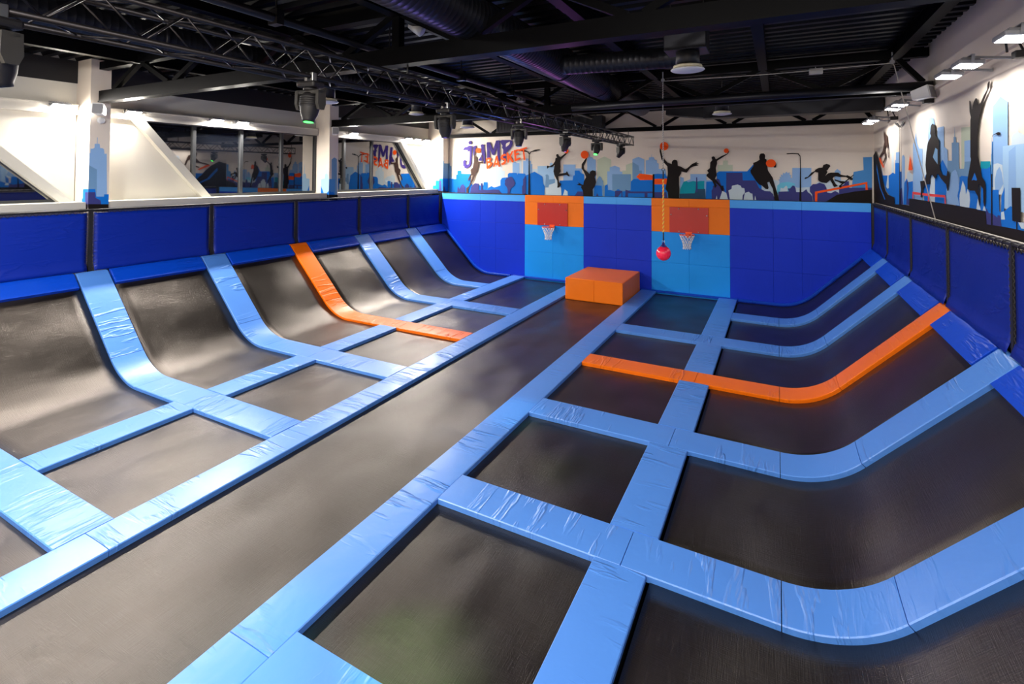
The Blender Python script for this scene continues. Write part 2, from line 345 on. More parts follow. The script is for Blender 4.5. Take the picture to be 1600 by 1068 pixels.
('ind','-9.424,3.139 -9.424,3.243 -9.469,3.333 -9.528,3.384 -9.558,3.462 -9.529,3.515 -9.553,3.58 -9.485,3.645 -9.485,3.684 -9.411,3.685 -9.353,3.724 -9.235,3.725 -9.176,3.648 -9.132,3.57 -9.088,3.493 -9.132,3.39 -9.204,3.324 -9.292,3.271 -9.365,3.14'),
('ind','-8.784,3.118 -8.785,3.368 -8.742,3.42 -8.743,3.651 -8.7,3.677 -8.672,3.753 -8.629,3.754 -8.627,3.121'),
('blk','-12.237,2.988 -12.238,3.113 -8.457,3.124 -8.395,3.062'),
('blk','-8.528,3.105 -8.509,4.086 -8.499,4.634 -8.468,4.633 -8.46,4.085 -8.434,3.107'),
('blk','-8.963,4.77 -8.906,4.782 -8.633,4.751 -8.533,4.698 -8.471,4.633 -8.499,4.608 -8.562,4.681 -8.647,4.705 -8.719,4.702 -8.92,4.739'),
('blk','-8.476,4.616 -8.457,4.671 -8.406,4.716 -8.35,4.728 -8.238,4.774 -8.043,4.791 -8.024,4.765 -8.21,4.708 -8.35,4.695 -8.42,4.666 -8.448,4.595'),
('blk','0.569,3.12 0.592,3.56 0.607,4.17 0.599,4.399 0.543,4.466 0.409,4.474 0.255,4.468 0.245,4.481 0.255,4.499 0.409,4.507 0.562,4.494 0.615,4.421 0.626,4.17 0.63,3.121'),
('jump_lettering',''),
('pur','-11.094,5.118 -11.098,5.095 -11.11,5.074 -11.128,5.057 -11.151,5.047 -11.177,5.044 -11.202,5.048 -11.226,5.06 -11.244,5.077 -11.256,5.099 -11.261,5.122 -11.257,5.146 -11.245,5.167 -11.227,5.183 -11.203,5.193 -11.178,5.196 -11.152,5.192 -11.129,5.18 -11.11,5.163 -11.098,5.142'),
('pur','-11.53,4.812 -11.482,4.901 -11.427,4.941 -11.321,4.952 -11.24,4.997 -11.096,4.988 -11.086,4.906 -11.103,4.582 -11.123,4.257 -11.202,4.122 -11.33,4.068 -11.459,4.084 -11.453,4.136 -11.518,4.164 -11.509,4.205 -11.526,4.369 -11.43,4.422 -11.365,4.381 -11.39,4.286 -11.37,4.237 -11.299,4.217 -11.235,4.257 -11.204,4.447 -11.194,4.786 -11.271,4.769 -11.335,4.68 -11.303,4.816 -11.417,4.832'),
('pur','-11.048,4.906 -11.001,4.972 -10.874,5.004 -10.889,4.902 -10.905,4.822 -10.967,4.634 -10.981,4.499 -11.027,4.635'),
('pur','-10.676,5.018 -10.592,5.043 -10.508,5.022 -10.497,4.814 -10.456,4.626 -10.454,4.306 -10.493,4.186 -10.541,4.36 -10.791,4.384 -10.713,4.482 -10.63,4.629 -10.631,4.816'),
('pur','-10.397,5.092 -10.36,5.118 -10.23,5.114 -10.168,4.966 -10.082,4.806 -10.007,5.042 -9.956,5.173 -9.796,5.182 -9.78,4.879 -9.768,4.431 -9.807,4.327 -9.874,4.433 -9.892,4.565 -9.9,4.881 -9.966,4.75 -10.05,4.58 -10.142,4.621 -10.25,4.889 -10.239,4.49 -10.371,4.478 -10.37,4.811'),
('pur','-9.806,5.155 -9.657,5.191 -9.36,5.182 -9.227,5.152 -9.212,5.022 -9.247,4.919 -9.314,4.837 -9.476,4.702 -9.52,4.611 -9.504,4.506 -9.593,4.35 -9.652,4.377 -9.639,4.587 -9.625,4.796 -9.685,4.902 -9.655,4.954 -9.74,5.075'),
('wal','-9.513,5.003 -9.477,5.055 -9.33,5.116 -9.335,5.046 -9.373,4.987 -9.506,4.899'),
('basket_lettering',''),
('org','-10.419,4.451 -10.29,4.495 -10.182,4.475 -10.166,4.409 -10.227,4.33 -10.12,4.289 -10.135,4.196 -10.257,4.091 -10.364,4.033 -10.395,4.091 -10.387,4.278'),
('wal','-10.345,4.405 -10.259,4.423 -10.264,4.383 -10.335,4.336'),
('wal','-10.325,4.277 -10.221,4.261 -10.257,4.202 -10.318,4.166'),
('org','-10.089,4.13 -10.014,4.354 -9.969,4.539 -9.894,4.577 -9.848,4.405 -9.771,4.129 -9.816,4.111 -9.868,4.2 -9.983,4.209 -10.037,4.117'),
('wal','-9.932,4.42 -9.898,4.287 -9.965,4.283'),
('org','-9.505,4.624 -9.564,4.643 -9.698,4.588 -9.749,4.483 -9.697,4.404 -9.578,4.39 -9.578,4.324 -9.652,4.286 -9.735,4.239 -9.651,4.189 -9.533,4.245 -9.483,4.349 -9.504,4.441 -9.653,4.482 -9.623,4.539 -9.499,4.559'),
('org','-9.475,4.668 -9.402,4.688 -9.357,4.531 -9.24,4.75 -9.167,4.735 -9.283,4.53 -9.156,4.308 -9.223,4.287 -9.341,4.447 -9.379,4.283 -9.429,4.284'),
('org','-9.152,4.774 -8.949,4.809 -8.914,4.757 -9.065,4.715 -9.056,4.643 -8.934,4.667 -8.919,4.615 -9.05,4.573 -9.034,4.436 -8.876,4.485 -8.841,4.434 -9.107,4.328'),
('org','-8.949,4.796 -8.577,4.891 -8.582,4.832 -8.705,4.791 -8.646,4.393 -8.717,4.373 -8.762,4.754 -8.92,4.718'),
('player_silhouette',''),
('brn','-10.99,4.31 -10.998,4.526 -10.951,4.741 -10.921,4.876 -10.892,4.848 -10.935,4.633 -10.925,4.552 -10.887,4.565 -10.839,4.497 -10.854,4.349 -10.665,4.334 -10.578,4.36 -10.62,4.575 -10.605,4.628 -10.567,4.574 -10.54,4.306 -10.571,4.274 -10.743,4.276 -10.789,4.093 -10.82,3.932 -10.898,3.851 -11.007,3.581 -11.196,3.309 -11.243,3.213 -11.259,3.118 -11.329,3.117 -11.363,3.239 -11.228,3.336 -11.118,3.58 -11.04,3.783 -11.119,3.77 -11.23,3.552 -11.272,3.552 -11.247,3.661 -11.12,3.851 -11.159,3.986 -11.121,4.04 -11.042,4.094 -11.012,4.256'),
('org','-10.678,4.79 -10.683,4.757 -10.698,4.728 -10.722,4.704 -10.753,4.689 -10.787,4.685 -10.821,4.691 -10.852,4.706 -10.876,4.731 -10.892,4.761 -10.898,4.794 -10.893,4.828 -10.877,4.857 -10.853,4.881 -10.822,4.895 -10.788,4.9 -10.754,4.894 -10.724,4.878 -10.699,4.854 -10.683,4.824'),
('player_silhouette',''),
('blk','-7.734,4.104 -7.725,4.164 -7.621,4.136 -7.488,4.203 -7.401,4.325 -7.386,4.433 -7.313,4.473 -7.357,4.514 -7.349,4.582 -7.27,4.589 -7.241,4.512 -7.168,4.484 -6.966,4.629 -6.886,4.628 -7.124,4.425 -7.182,4.363 -7.196,4.269 -7.182,4.107 -7.196,4.053 -7.167,3.945 -7.239,3.851 -6.965,3.892 -6.922,3.953 -6.822,3.785 -6.828,3.745 -6.936,3.811 -7.268,3.756 -7.239,3.541 -7.152,3.474 -7.166,3.42 -7.238,3.339 -7.311,3.332 -7.297,3.432 -7.311,3.594 -7.429,3.81 -7.464,3.945 -7.415,4.189 -7.518,4.108 -7.651,4.095 -7.725,4.041'),
('org','-6.86,4.695 -6.865,4.667 -6.877,4.643 -6.897,4.624 -6.922,4.612 -6.949,4.608 -6.977,4.613 -7.001,4.626 -7.021,4.645 -7.034,4.67 -7.038,4.698 -7.034,4.725 -7.021,4.75 -7.002,4.769 -6.977,4.781 -6.949,4.785 -6.922,4.78 -6.897,4.767 -6.877,4.747 -6.865,4.722'),
('player_silhouette',''),
('blk','-6.261,3.056 -6.302,3.234 -6.377,3.365 -6.344,3.418 -6.427,3.43 -6.539,3.455 -6.45,3.483 -6.497,3.548 -6.372,3.476 -6.288,3.445 -6.261,3.577 -6.178,3.735 -6.275,3.946 -6.353,4.051 -6.344,4.21 -6.206,4.393 -6.178,4.445 -6.129,4.458 -6.165,4.34 -6.261,4.13 -6.247,4.025 -6.123,3.919 -6.041,3.841 -6.027,3.932 -5.932,3.985 -5.823,3.951 -5.801,3.841 -5.85,3.737 -5.801,3.555 -5.85,3.399 -5.932,3.293 -5.913,3.163 -5.883,3.065'),
('org','-6.085,4.549 -6.092,4.504 -6.113,4.463 -6.146,4.431 -6.188,4.41 -6.234,4.404 -6.28,4.412 -6.322,4.433 -6.355,4.466 -6.376,4.508 -6.384,4.554 -6.376,4.599 -6.355,4.64 -6.322,4.672 -6.28,4.693 -6.234,4.699 -6.188,4.691 -6.146,4.669 -6.113,4.636 -6.092,4.595'),
('player_silhouette',''),
('blk','-3.259,3.09 -3.285,3.243 -3.363,3.35 -3.323,3.567 -3.283,3.892 -3.295,4.109 -3.413,4.245 -3.493,4.355 -3.551,4.629 -3.545,4.765 -3.505,4.682 -3.466,4.491 -3.387,4.354 -3.281,4.231 -3.15,4.189 -3.15,4.265 -3.111,4.318 -3.059,4.337 -2.994,4.323 -2.963,4.263 -2.956,4.134 -2.865,4.107 -2.712,4.013 -2.635,4.066 -2.508,4.185 -2.357,4.258 -2.332,4.263 -2.37,4.216 -2.278,4.197 -2.363,4.168 -2.295,4.141 -2.446,4.111 -2.559,4.053 -2.674,3.898 -2.84,3.941 -2.854,3.866 -2.918,3.759 -2.919,3.518 -2.907,3.357 -2.921,3.098'),
('org','-3.256,4.794 -3.263,4.75 -3.283,4.71 -3.315,4.679 -3.355,4.659 -3.399,4.653 -3.443,4.661 -3.483,4.682 -3.515,4.715 -3.535,4.756 -3.542,4.801 -3.535,4.845 -3.514,4.885 -3.482,4.916 -3.442,4.936 -3.398,4.942 -3.354,4.933 -3.314,4.912 -3.283,4.879 -3.263,4.839'),
('player_silhouette',''),
('blk','-1.899,4.39 -1.882,4.421 -1.838,4.433 -1.795,4.409 -1.785,4.362 -1.754,4.341 -1.597,4.438 -1.429,4.513 -1.381,4.602 -1.365,4.576 -1.406,4.5 -1.597,4.373 -1.73,4.284 -1.731,4.193 -1.768,4.05 -1.745,3.817 -1.794,3.713 -1.698,3.584 -1.614,3.482 -1.543,3.483 -1.536,3.38 -1.556,3.315 -1.603,3.327 -1.65,3.455 -1.794,3.596 -1.739,3.48 -1.8,3.401 -1.831,3.518 -1.879,3.634 -2.013,3.751 -2.057,3.79 -2.049,3.842 -1.988,3.894 -2.036,3.973 -1.95,4.051 -1.937,4.234 -1.876,4.311'),
('org','-1.379,4.605 -1.383,4.582 -1.393,4.561 -1.41,4.545 -1.43,4.534 -1.453,4.531 -1.476,4.535 -1.496,4.546 -1.513,4.563 -1.523,4.584 -1.526,4.607 -1.523,4.63 -1.512,4.651 -1.496,4.667 -1.475,4.678 -1.452,4.681 -1.429,4.677 -1.409,4.666 -1.393,4.649 -1.382,4.628'),
('player_silhouette',''),
('blk','-0.505,4.398 -0.487,4.468 -0.459,4.502 -0.381,4.506 -0.348,4.471 -0.332,4.42 -0.344,4.346 -0.3,4.315 -0.294,4.221 -0.262,3.972 -0.132,3.749 -0.11,3.65 -0.047,3.404 -0.004,3.257 0.06,3.124 -0.06,3.118 -0.134,3.403 -0.232,3.624 -0.283,3.599 -0.249,3.451 -0.262,3.396 -0.333,3.4 -0.444,3.51 -0.511,3.534 -0.601,3.646 -0.747,3.896 -0.757,3.972 -0.665,4.123 -0.676,4.211 -0.574,4.253 -0.494,4.31'),
('blk','-0.106,4.244 -0.058,4.244 -0.03,4.169 -0.035,4.066 -0.085,4.058 -0.129,4.101'),
('org','-0.045,4.194 -0.052,4.156 -0.071,4.122 -0.102,4.094 -0.14,4.077 -0.182,4.071 -0.224,4.077 -0.262,4.095 -0.293,4.123 -0.312,4.157 -0.319,4.196 -0.311,4.234 -0.292,4.269 -0.261,4.296 -0.223,4.313 -0.18,4.319 -0.138,4.313 -0.1,4.295 -0.07,4.267 -0.051,4.232'),
('skater_silhouette',''),
('blk','0.716,3.735 0.735,3.768 0.801,3.779 0.896,3.909 0.989,3.963 0.998,3.995 1.082,4.049 1.183,4.059 1.202,4.134 1.284,4.17 1.357,4.144 1.383,4.097 1.337,4.037 1.319,3.995 1.282,3.963 1.309,3.931 1.253,3.813 1.318,3.888 1.39,3.91 1.57,3.91 1.64,3.847 1.764,3.822 1.799,3.837 1.887,3.785 1.93,3.722 1.886,3.69 1.764,3.784 1.604,3.783 1.515,3.804 1.461,3.782 1.434,3.74 1.478,3.634 1.513,3.571 1.566,3.519 1.476,3.486 1.441,3.528 1.432,3.57 1.37,3.686 1.279,3.6 1.151,3.62 1.097,3.652 1.069,3.694 1.071,3.909 0.988,3.931 0.914,3.844 0.838,3.779 0.763,3.724 0.725,3.713'),
('blk','1.478,3.719 1.603,3.667 1.727,3.658 1.709,3.59 1.638,3.594 1.567,3.646 1.487,3.681'),
('blk','1.584,3.519 1.78,3.7 1.948,3.858 1.957,3.844 1.798,3.675 1.601,3.488'),
('blk','1.653,3.505 1.647,3.484 1.632,3.471 1.613,3.471 1.598,3.483 1.592,3.504 1.598,3.526 1.614,3.539 1.632,3.539 1.647,3.526'),
('blk','1.931,3.726 1.926,3.707 1.912,3.694 1.894,3.694 1.881,3.706 1.875,3.726 1.881,3.746 1.895,3.758 1.912,3.758 1.926,3.746'),
]
MURAL_RIGHT=[
('pal','15.14,3.828 15.04,4.753 14.92,4.768 14.82,4.715 14.86,3.827'),
('sky','14.79,3.194 14.7,4.188 14.61,4.185 14.6,4.364 14.18,4.358 14.26,3.218'),
('sky','14.04,3.185 13.94,4.252 13.79,4.278 13.66,4.221 13.73,3.201'),
('pal','13.73,3.201 13.45,3.907 13.27,3.906 12.94,3.825 12.98,3.237'),
('sky','12.97,3.336 12.9,4.45 12.73,4.556 12.64,4.684 12.54,4.449 12.39,4.347 12.14,4.335 12.2,3.349'),
('pal','12.2,3.33 12.06,4.949 11.79,4.955 11.69,4.944 11.78,3.349'),
('blu','16.47,4.059 16.28,3.829 15.44,3.828 14.97,3.896 14.69,3.861 14.67,4.119 14.25,4.11 14.26,3.914 14.01,3.912 14.04,3.181 14.74,3.146 15.36,3.321 15.84,3.426 16.35,3.728'),
('pal','15.84,3.536 15.62,3.828 15.5,3.828 15.49,3.519 15.65,3.491'),
('blu','13.87,3.185 13.74,3.659 13.5,3.764 13.38,3.684 12.95,3.708 12.96,3.326 13.23,3.205'),
('ind','14.26,3.17 14.14,3.525 13.99,3.549 13.89,3.188'),
('ind','13.57,3.204 13.49,3.539 13.52,3.703 13.39,3.704 13.33,3.543 13.44,3.337 13.23,3.315 13.23,3.205'),
('pal','12.16,3.386 12.07,4.878 11.91,4.883 11.76,4.828 11.85,3.398'),
('sky','11.75,3.777 11.65,4.856 11.5,4.871 11.33,4.824 11.26,4.742 11.32,3.779'),
('sky','11.15,3.779 11.09,4.642 10.71,4.636 10.74,3.78'),
('sky','10.74,3.78 10.71,4.297 10.53,4.236 10.53,3.781'),
('slt','10.59,3.676 10.54,4.061 10.31,4.055 10.3,4.336 10.21,4.339 10.2,4.423 10.16,4.42 10.14,4.587 10.13,4.418 10.08,4.411 10.08,4.331 9.95,4.32 9.96,4.012 9.91,3.686'),
('grn','9.846,3.913 9.802,4.525 9.318,4.515 9.351,3.907'),
('sky','9.71,3.784 9.68,4.323 9.33,4.325 9.36,3.785'),
('slt','9.98,3.75 9.96,3.922 9.72,3.919 9.69,4.022 9.35,4.021 9.36,3.755'),
('sky','12.8,3.35 12.77,3.861 12.5,3.881 12.17,3.817 12.16,3.355'),
('blu','12.04,3.35 12.11,3.531 11.94,3.817 11.78,3.876 11.6,3.856 11.63,3.358'),
('pal','11.7,3.361 11.57,3.778 11.28,3.816 11.28,3.364'),
('blu','11.31,3.353 11.28,3.854 10.97,3.999 10.81,4.086 10.55,3.921 10.54,3.359'),
('blu','10.14,3.357 10.02,3.552 9.9,3.783 9.85,3.816 9.4,3.8 9.38,4.152 9.25,4.147 9.15,3.356'),
('sky','10.67,3.356 10.6,3.605 10.41,3.782 10.32,3.867 10.13,3.916 10.03,3.865 9.98,3.783 9.96,3.619 10.05,3.518 9.95,3.366'),
('pal','9.9,3.364 9.94,3.522 9.83,3.703 9.73,3.744 9.66,3.689 9.6,3.565 9.5,3.614 9.45,3.538 9.47,3.36'),
('grn','9.823,4.147 9.802,4.534 9.264,4.513 9.285,4.126'),
('sky','9.68,4.105 9.67,4.328 9.31,4.324 9.32,4.092'),
('sky','8.58,3.837 8.54,4.699 8.29,4.79 8.07,4.703 8.11,3.835'),
('pal','7.98,4.173 7.98,4.265 7.91,4.305 7.84,4.313 7.81,4.382 7.78,4.309 7.68,4.288 7.53,4.225 7.53,4.149'),
('sk2','8.26,3.674 8.24,4.177 7.9,4.173 7.53,4.167 7.55,3.688'),
('mid','8.62,3.667 8.59,4.251 8.55,4.253 8.56,3.669'),
('sk2','8.28,3.421 8.23,4.175 7.68,4.173 7.51,4.174 7.55,3.399'),
('sky','8.11,3.43 8.06,4.104 7.86,4.161 7.88,3.443'),
('pal','8.58,3.599 8.55,3.96 8.41,3.973 8.26,3.948 8.24,3.796 8.25,3.586 8.4,3.581'),
('sky','8.5,3.602 8.51,3.771 8.44,3.88 8.35,3.926 8.28,3.855 8.24,3.714 8.4,3.605'),
('blu','9.93,3.321 9.88,3.475 9.91,3.8 9.5,3.807 9.39,3.902 9.39,4.147 9.32,4.171 9.12,3.899 9.01,3.329'),
('blu','9.04,3.326 8.98,3.917 8.65,3.943 8.63,3.598 8.58,3.636 8.39,3.641 8.38,3.374 8.33,3.371 8.31,3.56 8.2,3.68 8.23,3.383 8.04,3.457 7.99,3.449 7.95,3.283 7.55,3.294 7.56,3.189 7.85,3.187 8.33,3.189 8.8,3.178'),
('tea','9.012,3.911 8.999,4.011 8.651,4.002 8.648,3.931 8.801,3.906 8.897,3.916'),
('pal','9.91,3.359 9.93,3.474 9.87,3.591 9.76,3.743 9.65,3.653 9.62,3.542 9.55,3.627 9.47,3.574 9.45,3.465 9.49,3.36 9.71,3.355'),
('pal','9.2,3.35 9.13,3.505 9.07,3.429 9.02,3.356'),
('pal','8.95,3.351 8.89,3.438 8.83,3.352'),
('pal','8.32,3.277 8.32,3.366 8.23,3.383 8.2,3.286'),
('ind','8.84,3.175 8.82,3.391 8.73,3.331 8.6,3.33 8.44,3.292 8.43,3.323 8.35,3.323 8.31,3.19'),
('pal','7.82,3.283 7.73,3.29 7.65,3.286 7.65,3.222 7.74,3.22'),
('blk','18.093,4.283 17.164,4.511 16.735,4.271 16.468,4.033 16.217,3.729 15.844,3.438 15.537,3.35 14.729,3.309 14.741,3.146 14.064,3.18 13.233,3.201 13.224,3.345 12.496,3.351 11.601,3.357 11.625,2.958 18.201,2.981'),
('blu','17.07,4.148 16.93,3.988 16.51,3.523 15.86,3.218 15.99,3.208 16.65,3.495 17.11,3.99'),
('blk','12.828,2.969 12.803,3.35 10.612,3.359 9.152,3.356 9.172,2.984'),
('blk','9.998,2.99 9.978,3.351 8.83,3.346 8.805,3.178 8.326,3.193 7.958,3.199 7.555,3.2 7.563,3.021'),
('blk','7.98,3.675 7.739,3.678 7.746,3.287 7.98,3.29'),
('blk','7.868,3.196 7.869,3.29 7.842,3.292 7.842,3.199'),
('blk','8.648,3.185 8.591,4.09 8.572,4.089 8.599,3.186'),
('mid','8.61,3.837 8.56,4.304 8.55,4.313 8.56,3.837'),
('blk','8.555,4.318 8.502,4.339 8.42,4.348 8.35,4.359 8.277,4.347 8.268,4.334 8.278,4.319 8.352,4.317 8.418,4.337 8.498,4.331 8.54,4.316'),
('blk','14.194,3.173 14.042,4.921 14.012,4.918 14.084,3.179'),
('blk','14.552,5.032 14.465,5.047 14.341,5.022 14.042,4.917 14.073,4.898 14.243,4.943'),
('blk','14.024,4.894 13.892,4.95 13.745,4.994 13.604,4.991 13.542,4.964 13.75,4.921'),
('player_silhouette',''),
('brn','15.92,5.01 15.798,4.902 15.49,4.807 15.407,4.611 15.289,4.251 15.383,4.278 15.485,4.544 15.694,4.579 15.829,4.488 15.648,4.359 15.72,4.241 16.053,4.126 16.103,4.165 15.818,4.292 15.925,4.419 16.59,4.287 16.614,4.339 16.092,4.476 15.879,4.687 15.955,4.89'),
('org','16.645,4.32 16.449,4.288 15.992,4.051 16.062,4.008 16.459,4.161 16.664,4.256'),
('cone_and_rail',''),
('org','13.061,4.251 12.867,3.932 13.227,3.936'),
('red','12.905,3.348 12.895,3.494 11.593,3.492 11.595,3.452 12.801,3.454 12.832,3.351'),
('red','12.797,3.444 12.794,3.487 12.277,3.489 10.616,3.499 10.594,3.36 10.66,3.357 10.666,3.459 11.623,3.446 11.643,3.352 11.709,3.349 11.696,3.448'),
('player_silhouette',''),
('blk','11.482,4.569 11.455,4.663 11.402,4.716 11.296,4.739 11.196,4.698 11.154,4.619 11.14,4.515 10.931,4.418 10.926,4.071 10.896,3.925 10.765,3.834 10.527,3.813 10.475,3.903 10.38,3.868 10.354,3.833 10.42,3.678 10.454,3.574 10.495,3.573 10.564,3.676 10.831,3.762 11.016,3.853 11.095,3.835 11.185,3.76 11.386,3.836 11.528,3.817 11.573,3.661 11.87,3.657 12.047,3.563 12.137,3.397 12.233,3.414 12.192,3.549 12.246,3.714 11.904,3.727 11.782,3.856 11.833,4.016 11.758,4.252 11.636,4.423 11.414,4.525'),
('slt','11.32,4.148 11.15,4.301 11.02,4.267 11.02,4.009 11.23,4.098'),
('player_silhouette',''),
('blk','9.367,4.071 9.339,4.599 9.314,4.641 9.364,4.723 9.372,4.874 9.339,4.884 9.302,4.859 9.267,4.745 9.199,4.835 9.104,4.885 9.054,4.872 9.005,4.778 8.916,4.798 8.798,4.876 8.67,4.939 8.658,5.008 8.603,5.039 8.572,5.019 8.58,4.96 8.658,4.907 8.772,4.821 8.861,4.739 8.97,4.605 9.021,4.483 9.063,4.349 9.073,4.062'),
('blk','9.351,4.309 9.346,4.037 9.501,3.766 9.517,3.628 9.409,3.605 9.214,3.608 9.087,3.533 9.039,3.392 9.011,3.458 9.022,3.587 9.06,3.696 9.005,3.697 8.884,3.642 8.886,3.463 8.855,3.402 8.815,3.441 8.792,3.619 8.8,3.732 8.928,3.807 8.975,3.923 9.068,4.095 9.065,4.291'),
('blu','9.33,3.746 9.2,3.858 9.11,3.768 9.13,3.748 9.24,3.76'),
]
COL_1_FRONT=[
('blu','-13.396,3.056 -13.451,4.077 -13.367,4.076 -13.335,3.798 -13.064,3.798 -13.027,3.069'),
('pal','-13.027,3.069 -13.073,3.971 -13.03,3.971 -13.01,4.104 -12.957,4.143 -12.839,4.142 -12.821,4.102 -12.778,3.996 -12.725,3.996 -12.679,3.08'),
('sk2','-12.842,3.154 -12.878,3.865 -12.721,3.917 -12.683,3.158'),
('blu','-12.956,3.071 -12.956,3.269 -12.923,3.27 -12.923,3.468 -12.699,3.472 -12.679,3.08'),
('ind','-12.806,3.076 -12.823,3.404 -12.695,3.406 -12.679,3.08'),
('blk','-13.42,2.974 -13.429,3.136 -12.683,3.158 -12.675,3.002'),
]
COL_1_SIDE=[
('sky','5.22,3.092 5.2,4.218 5.24,4.22 5.24,4.312 5.29,4.319 5.31,4.341 5.31,4.416 5.35,4.423 5.35,4.556 5.36,4.556 5.36,4.424 5.4,4.421 5.41,4.333 5.45,4.335 5.48,4.31 5.49,4.216 5.53,4.218 5.56,3.074'),
('slt','5.22,3.092 5.21,3.969 5.36,3.879 5.37,3.084'),
('blu','5.22,3.092 5.22,3.472 5.34,3.469 5.36,3.31 5.5,3.305 5.5,3.353 5.59,3.355 5.6,3.072'),
('ind','5.22,3.092 5.22,3.406 5.34,3.403 5.35,3.284 5.44,3.227 5.46,3.08'),
('blk','5.226,3.001 5.223,3.158 5.599,3.139 5.602,2.977'),
]
COL_2_FRONT=[
('blu','-13.228,3.108 -13.199,3.386 -12.971,3.51 -12.746,3.41 -12.731,3.119'),
('sk2','-12.736,3.136 -12.94,3.441 -12.944,3.648 -12.741,3.667 -12.72,3.804 -12.658,3.821 -12.654,4.112 -12.639,4.112 -12.624,3.821 -12.576,3.787 -12.54,3.651 -12.521,3.141'),
('blu','-12.731,3.119 -12.637,3.2 -12.524,3.277 -12.521,3.124'),
('blk','-13.225,2.969 -13.228,3.143 -12.522,3.158 -12.519,2.988'),
]
COL_2_SIDE=[
('slt','11.56,3.12 11.54,4.267 11.65,4.339 11.76,4.291 11.79,3.112'),
('mid','11.45,3.123 11.44,3.651 11.7,3.65 11.7,3.115'),
('blu','11.45,3.123 11.49,3.275 11.56,3.222 11.62,3.255 11.7,3.115'),
('blk','11.452,2.987 11.449,3.157 11.83,3.145 11.833,2.971'),
]
COL_3_FRONT=[
('sk2','-12.66,3.142 -12.671,4.282 -12.549,4.291 -12.537,4.361 -12.241,4.368 -12.23,3.15'),
('blu','-13.031,3.106 -13.021,3.347 -12.613,3.353 -12.603,3.552 -12.432,3.554 -12.433,3.633 -12.234,3.641 -12.23,3.12'),
('ind','-12.433,3.117 -12.432,3.554 -12.323,3.555 -12.307,3.119'),
('ind','-12.246,3.12 -12.241,3.269 -12.231,3.288 -12.23,3.12'),
('blk','-13.042,3.015 -13.043,3.115 -12.23,3.134 -12.229,3.031'),
]
COL_3_SIDE=[
('slt','17.19,3.625 17.18,4.368 17.25,4.36 17.26,4.271 17.61,4.269 17.62,3.622'),
('blu','17.19,3.094 17.19,3.644 17.62,3.643 17.63,3.082'),
('ind','17.2,3.099 17.21,3.287 17.27,3.346 17.4,3.094'),
('blk','17.193,3.02 17.192,3.119 17.626,3.098 17.627,3.007'),
]
# ------------------------------------------------------------------ plan of the court (metres; pad tops are z = 0)
YW = 17.14                     # face of the padded far wall
YC = [2.72, 5.215, 7.70, 10.155, 12.62, 15.08]       # centres of the cross pads, near to far
HWP = [0.27, 0.27, 0.29, 0.275, 0.30, 0.30]          # their half widths
XL0, XL1, XR0, XR1 = -6.51, -6.01, -4.07, -3.57       # the two long runway pads
XA0, XA1, XB0, XB1 = -8.96, -8.42, -1.655, -1.135     # the outer long pads
TH = 0.07
A45 = PI/4; RC = 1.22
def skew(y): return 0.022*(y-5.2)
def prof(side, y, upto=2.0, start=None, off=0.0, s0=None, s1=None, nseg=None):
    pass
def path_pt(side, s, y):
    """point and normal on the curved section; s = metres from the arc's foot (negative: flat)"""
    La = RC*A45
    if s <= 0: x, z, nx, nz = s, 0.0, 0.0, 1.0
    elif s < La:
        t = s/RC; x, z = RC*math.sin(t), RC*(1-math.cos(t)); nx, nz = -math.sin(t), math.cos(t)
    else:
        q = s-La; x, z = RC*math.sin(A45)+q*math.cos(A45), RC*(1-math.cos(A45))+q*math.sin(A45); nx, nz = -math.sin(A45), math.cos(A45)
    if side == 'R': return Vector((x, y, z)), Vector((nx, 0, nz))
    k = min(1.0, max(0.0, (s+1.15)/1.15))
    return Vector((-10.14 - x + skew(y)*k, y, z)), Vector((-nx, 0, nz))
S_ARC = RC*A45
S_TOP = S_ARC + 1.42/math.cos(A45)          # crest of the slope, z = 1.78
def srange(a, b, step=0.09):
    n = max(1, int(round((b-a)/step))); return [a+(b-a)*i/n for i in range(n+1)]

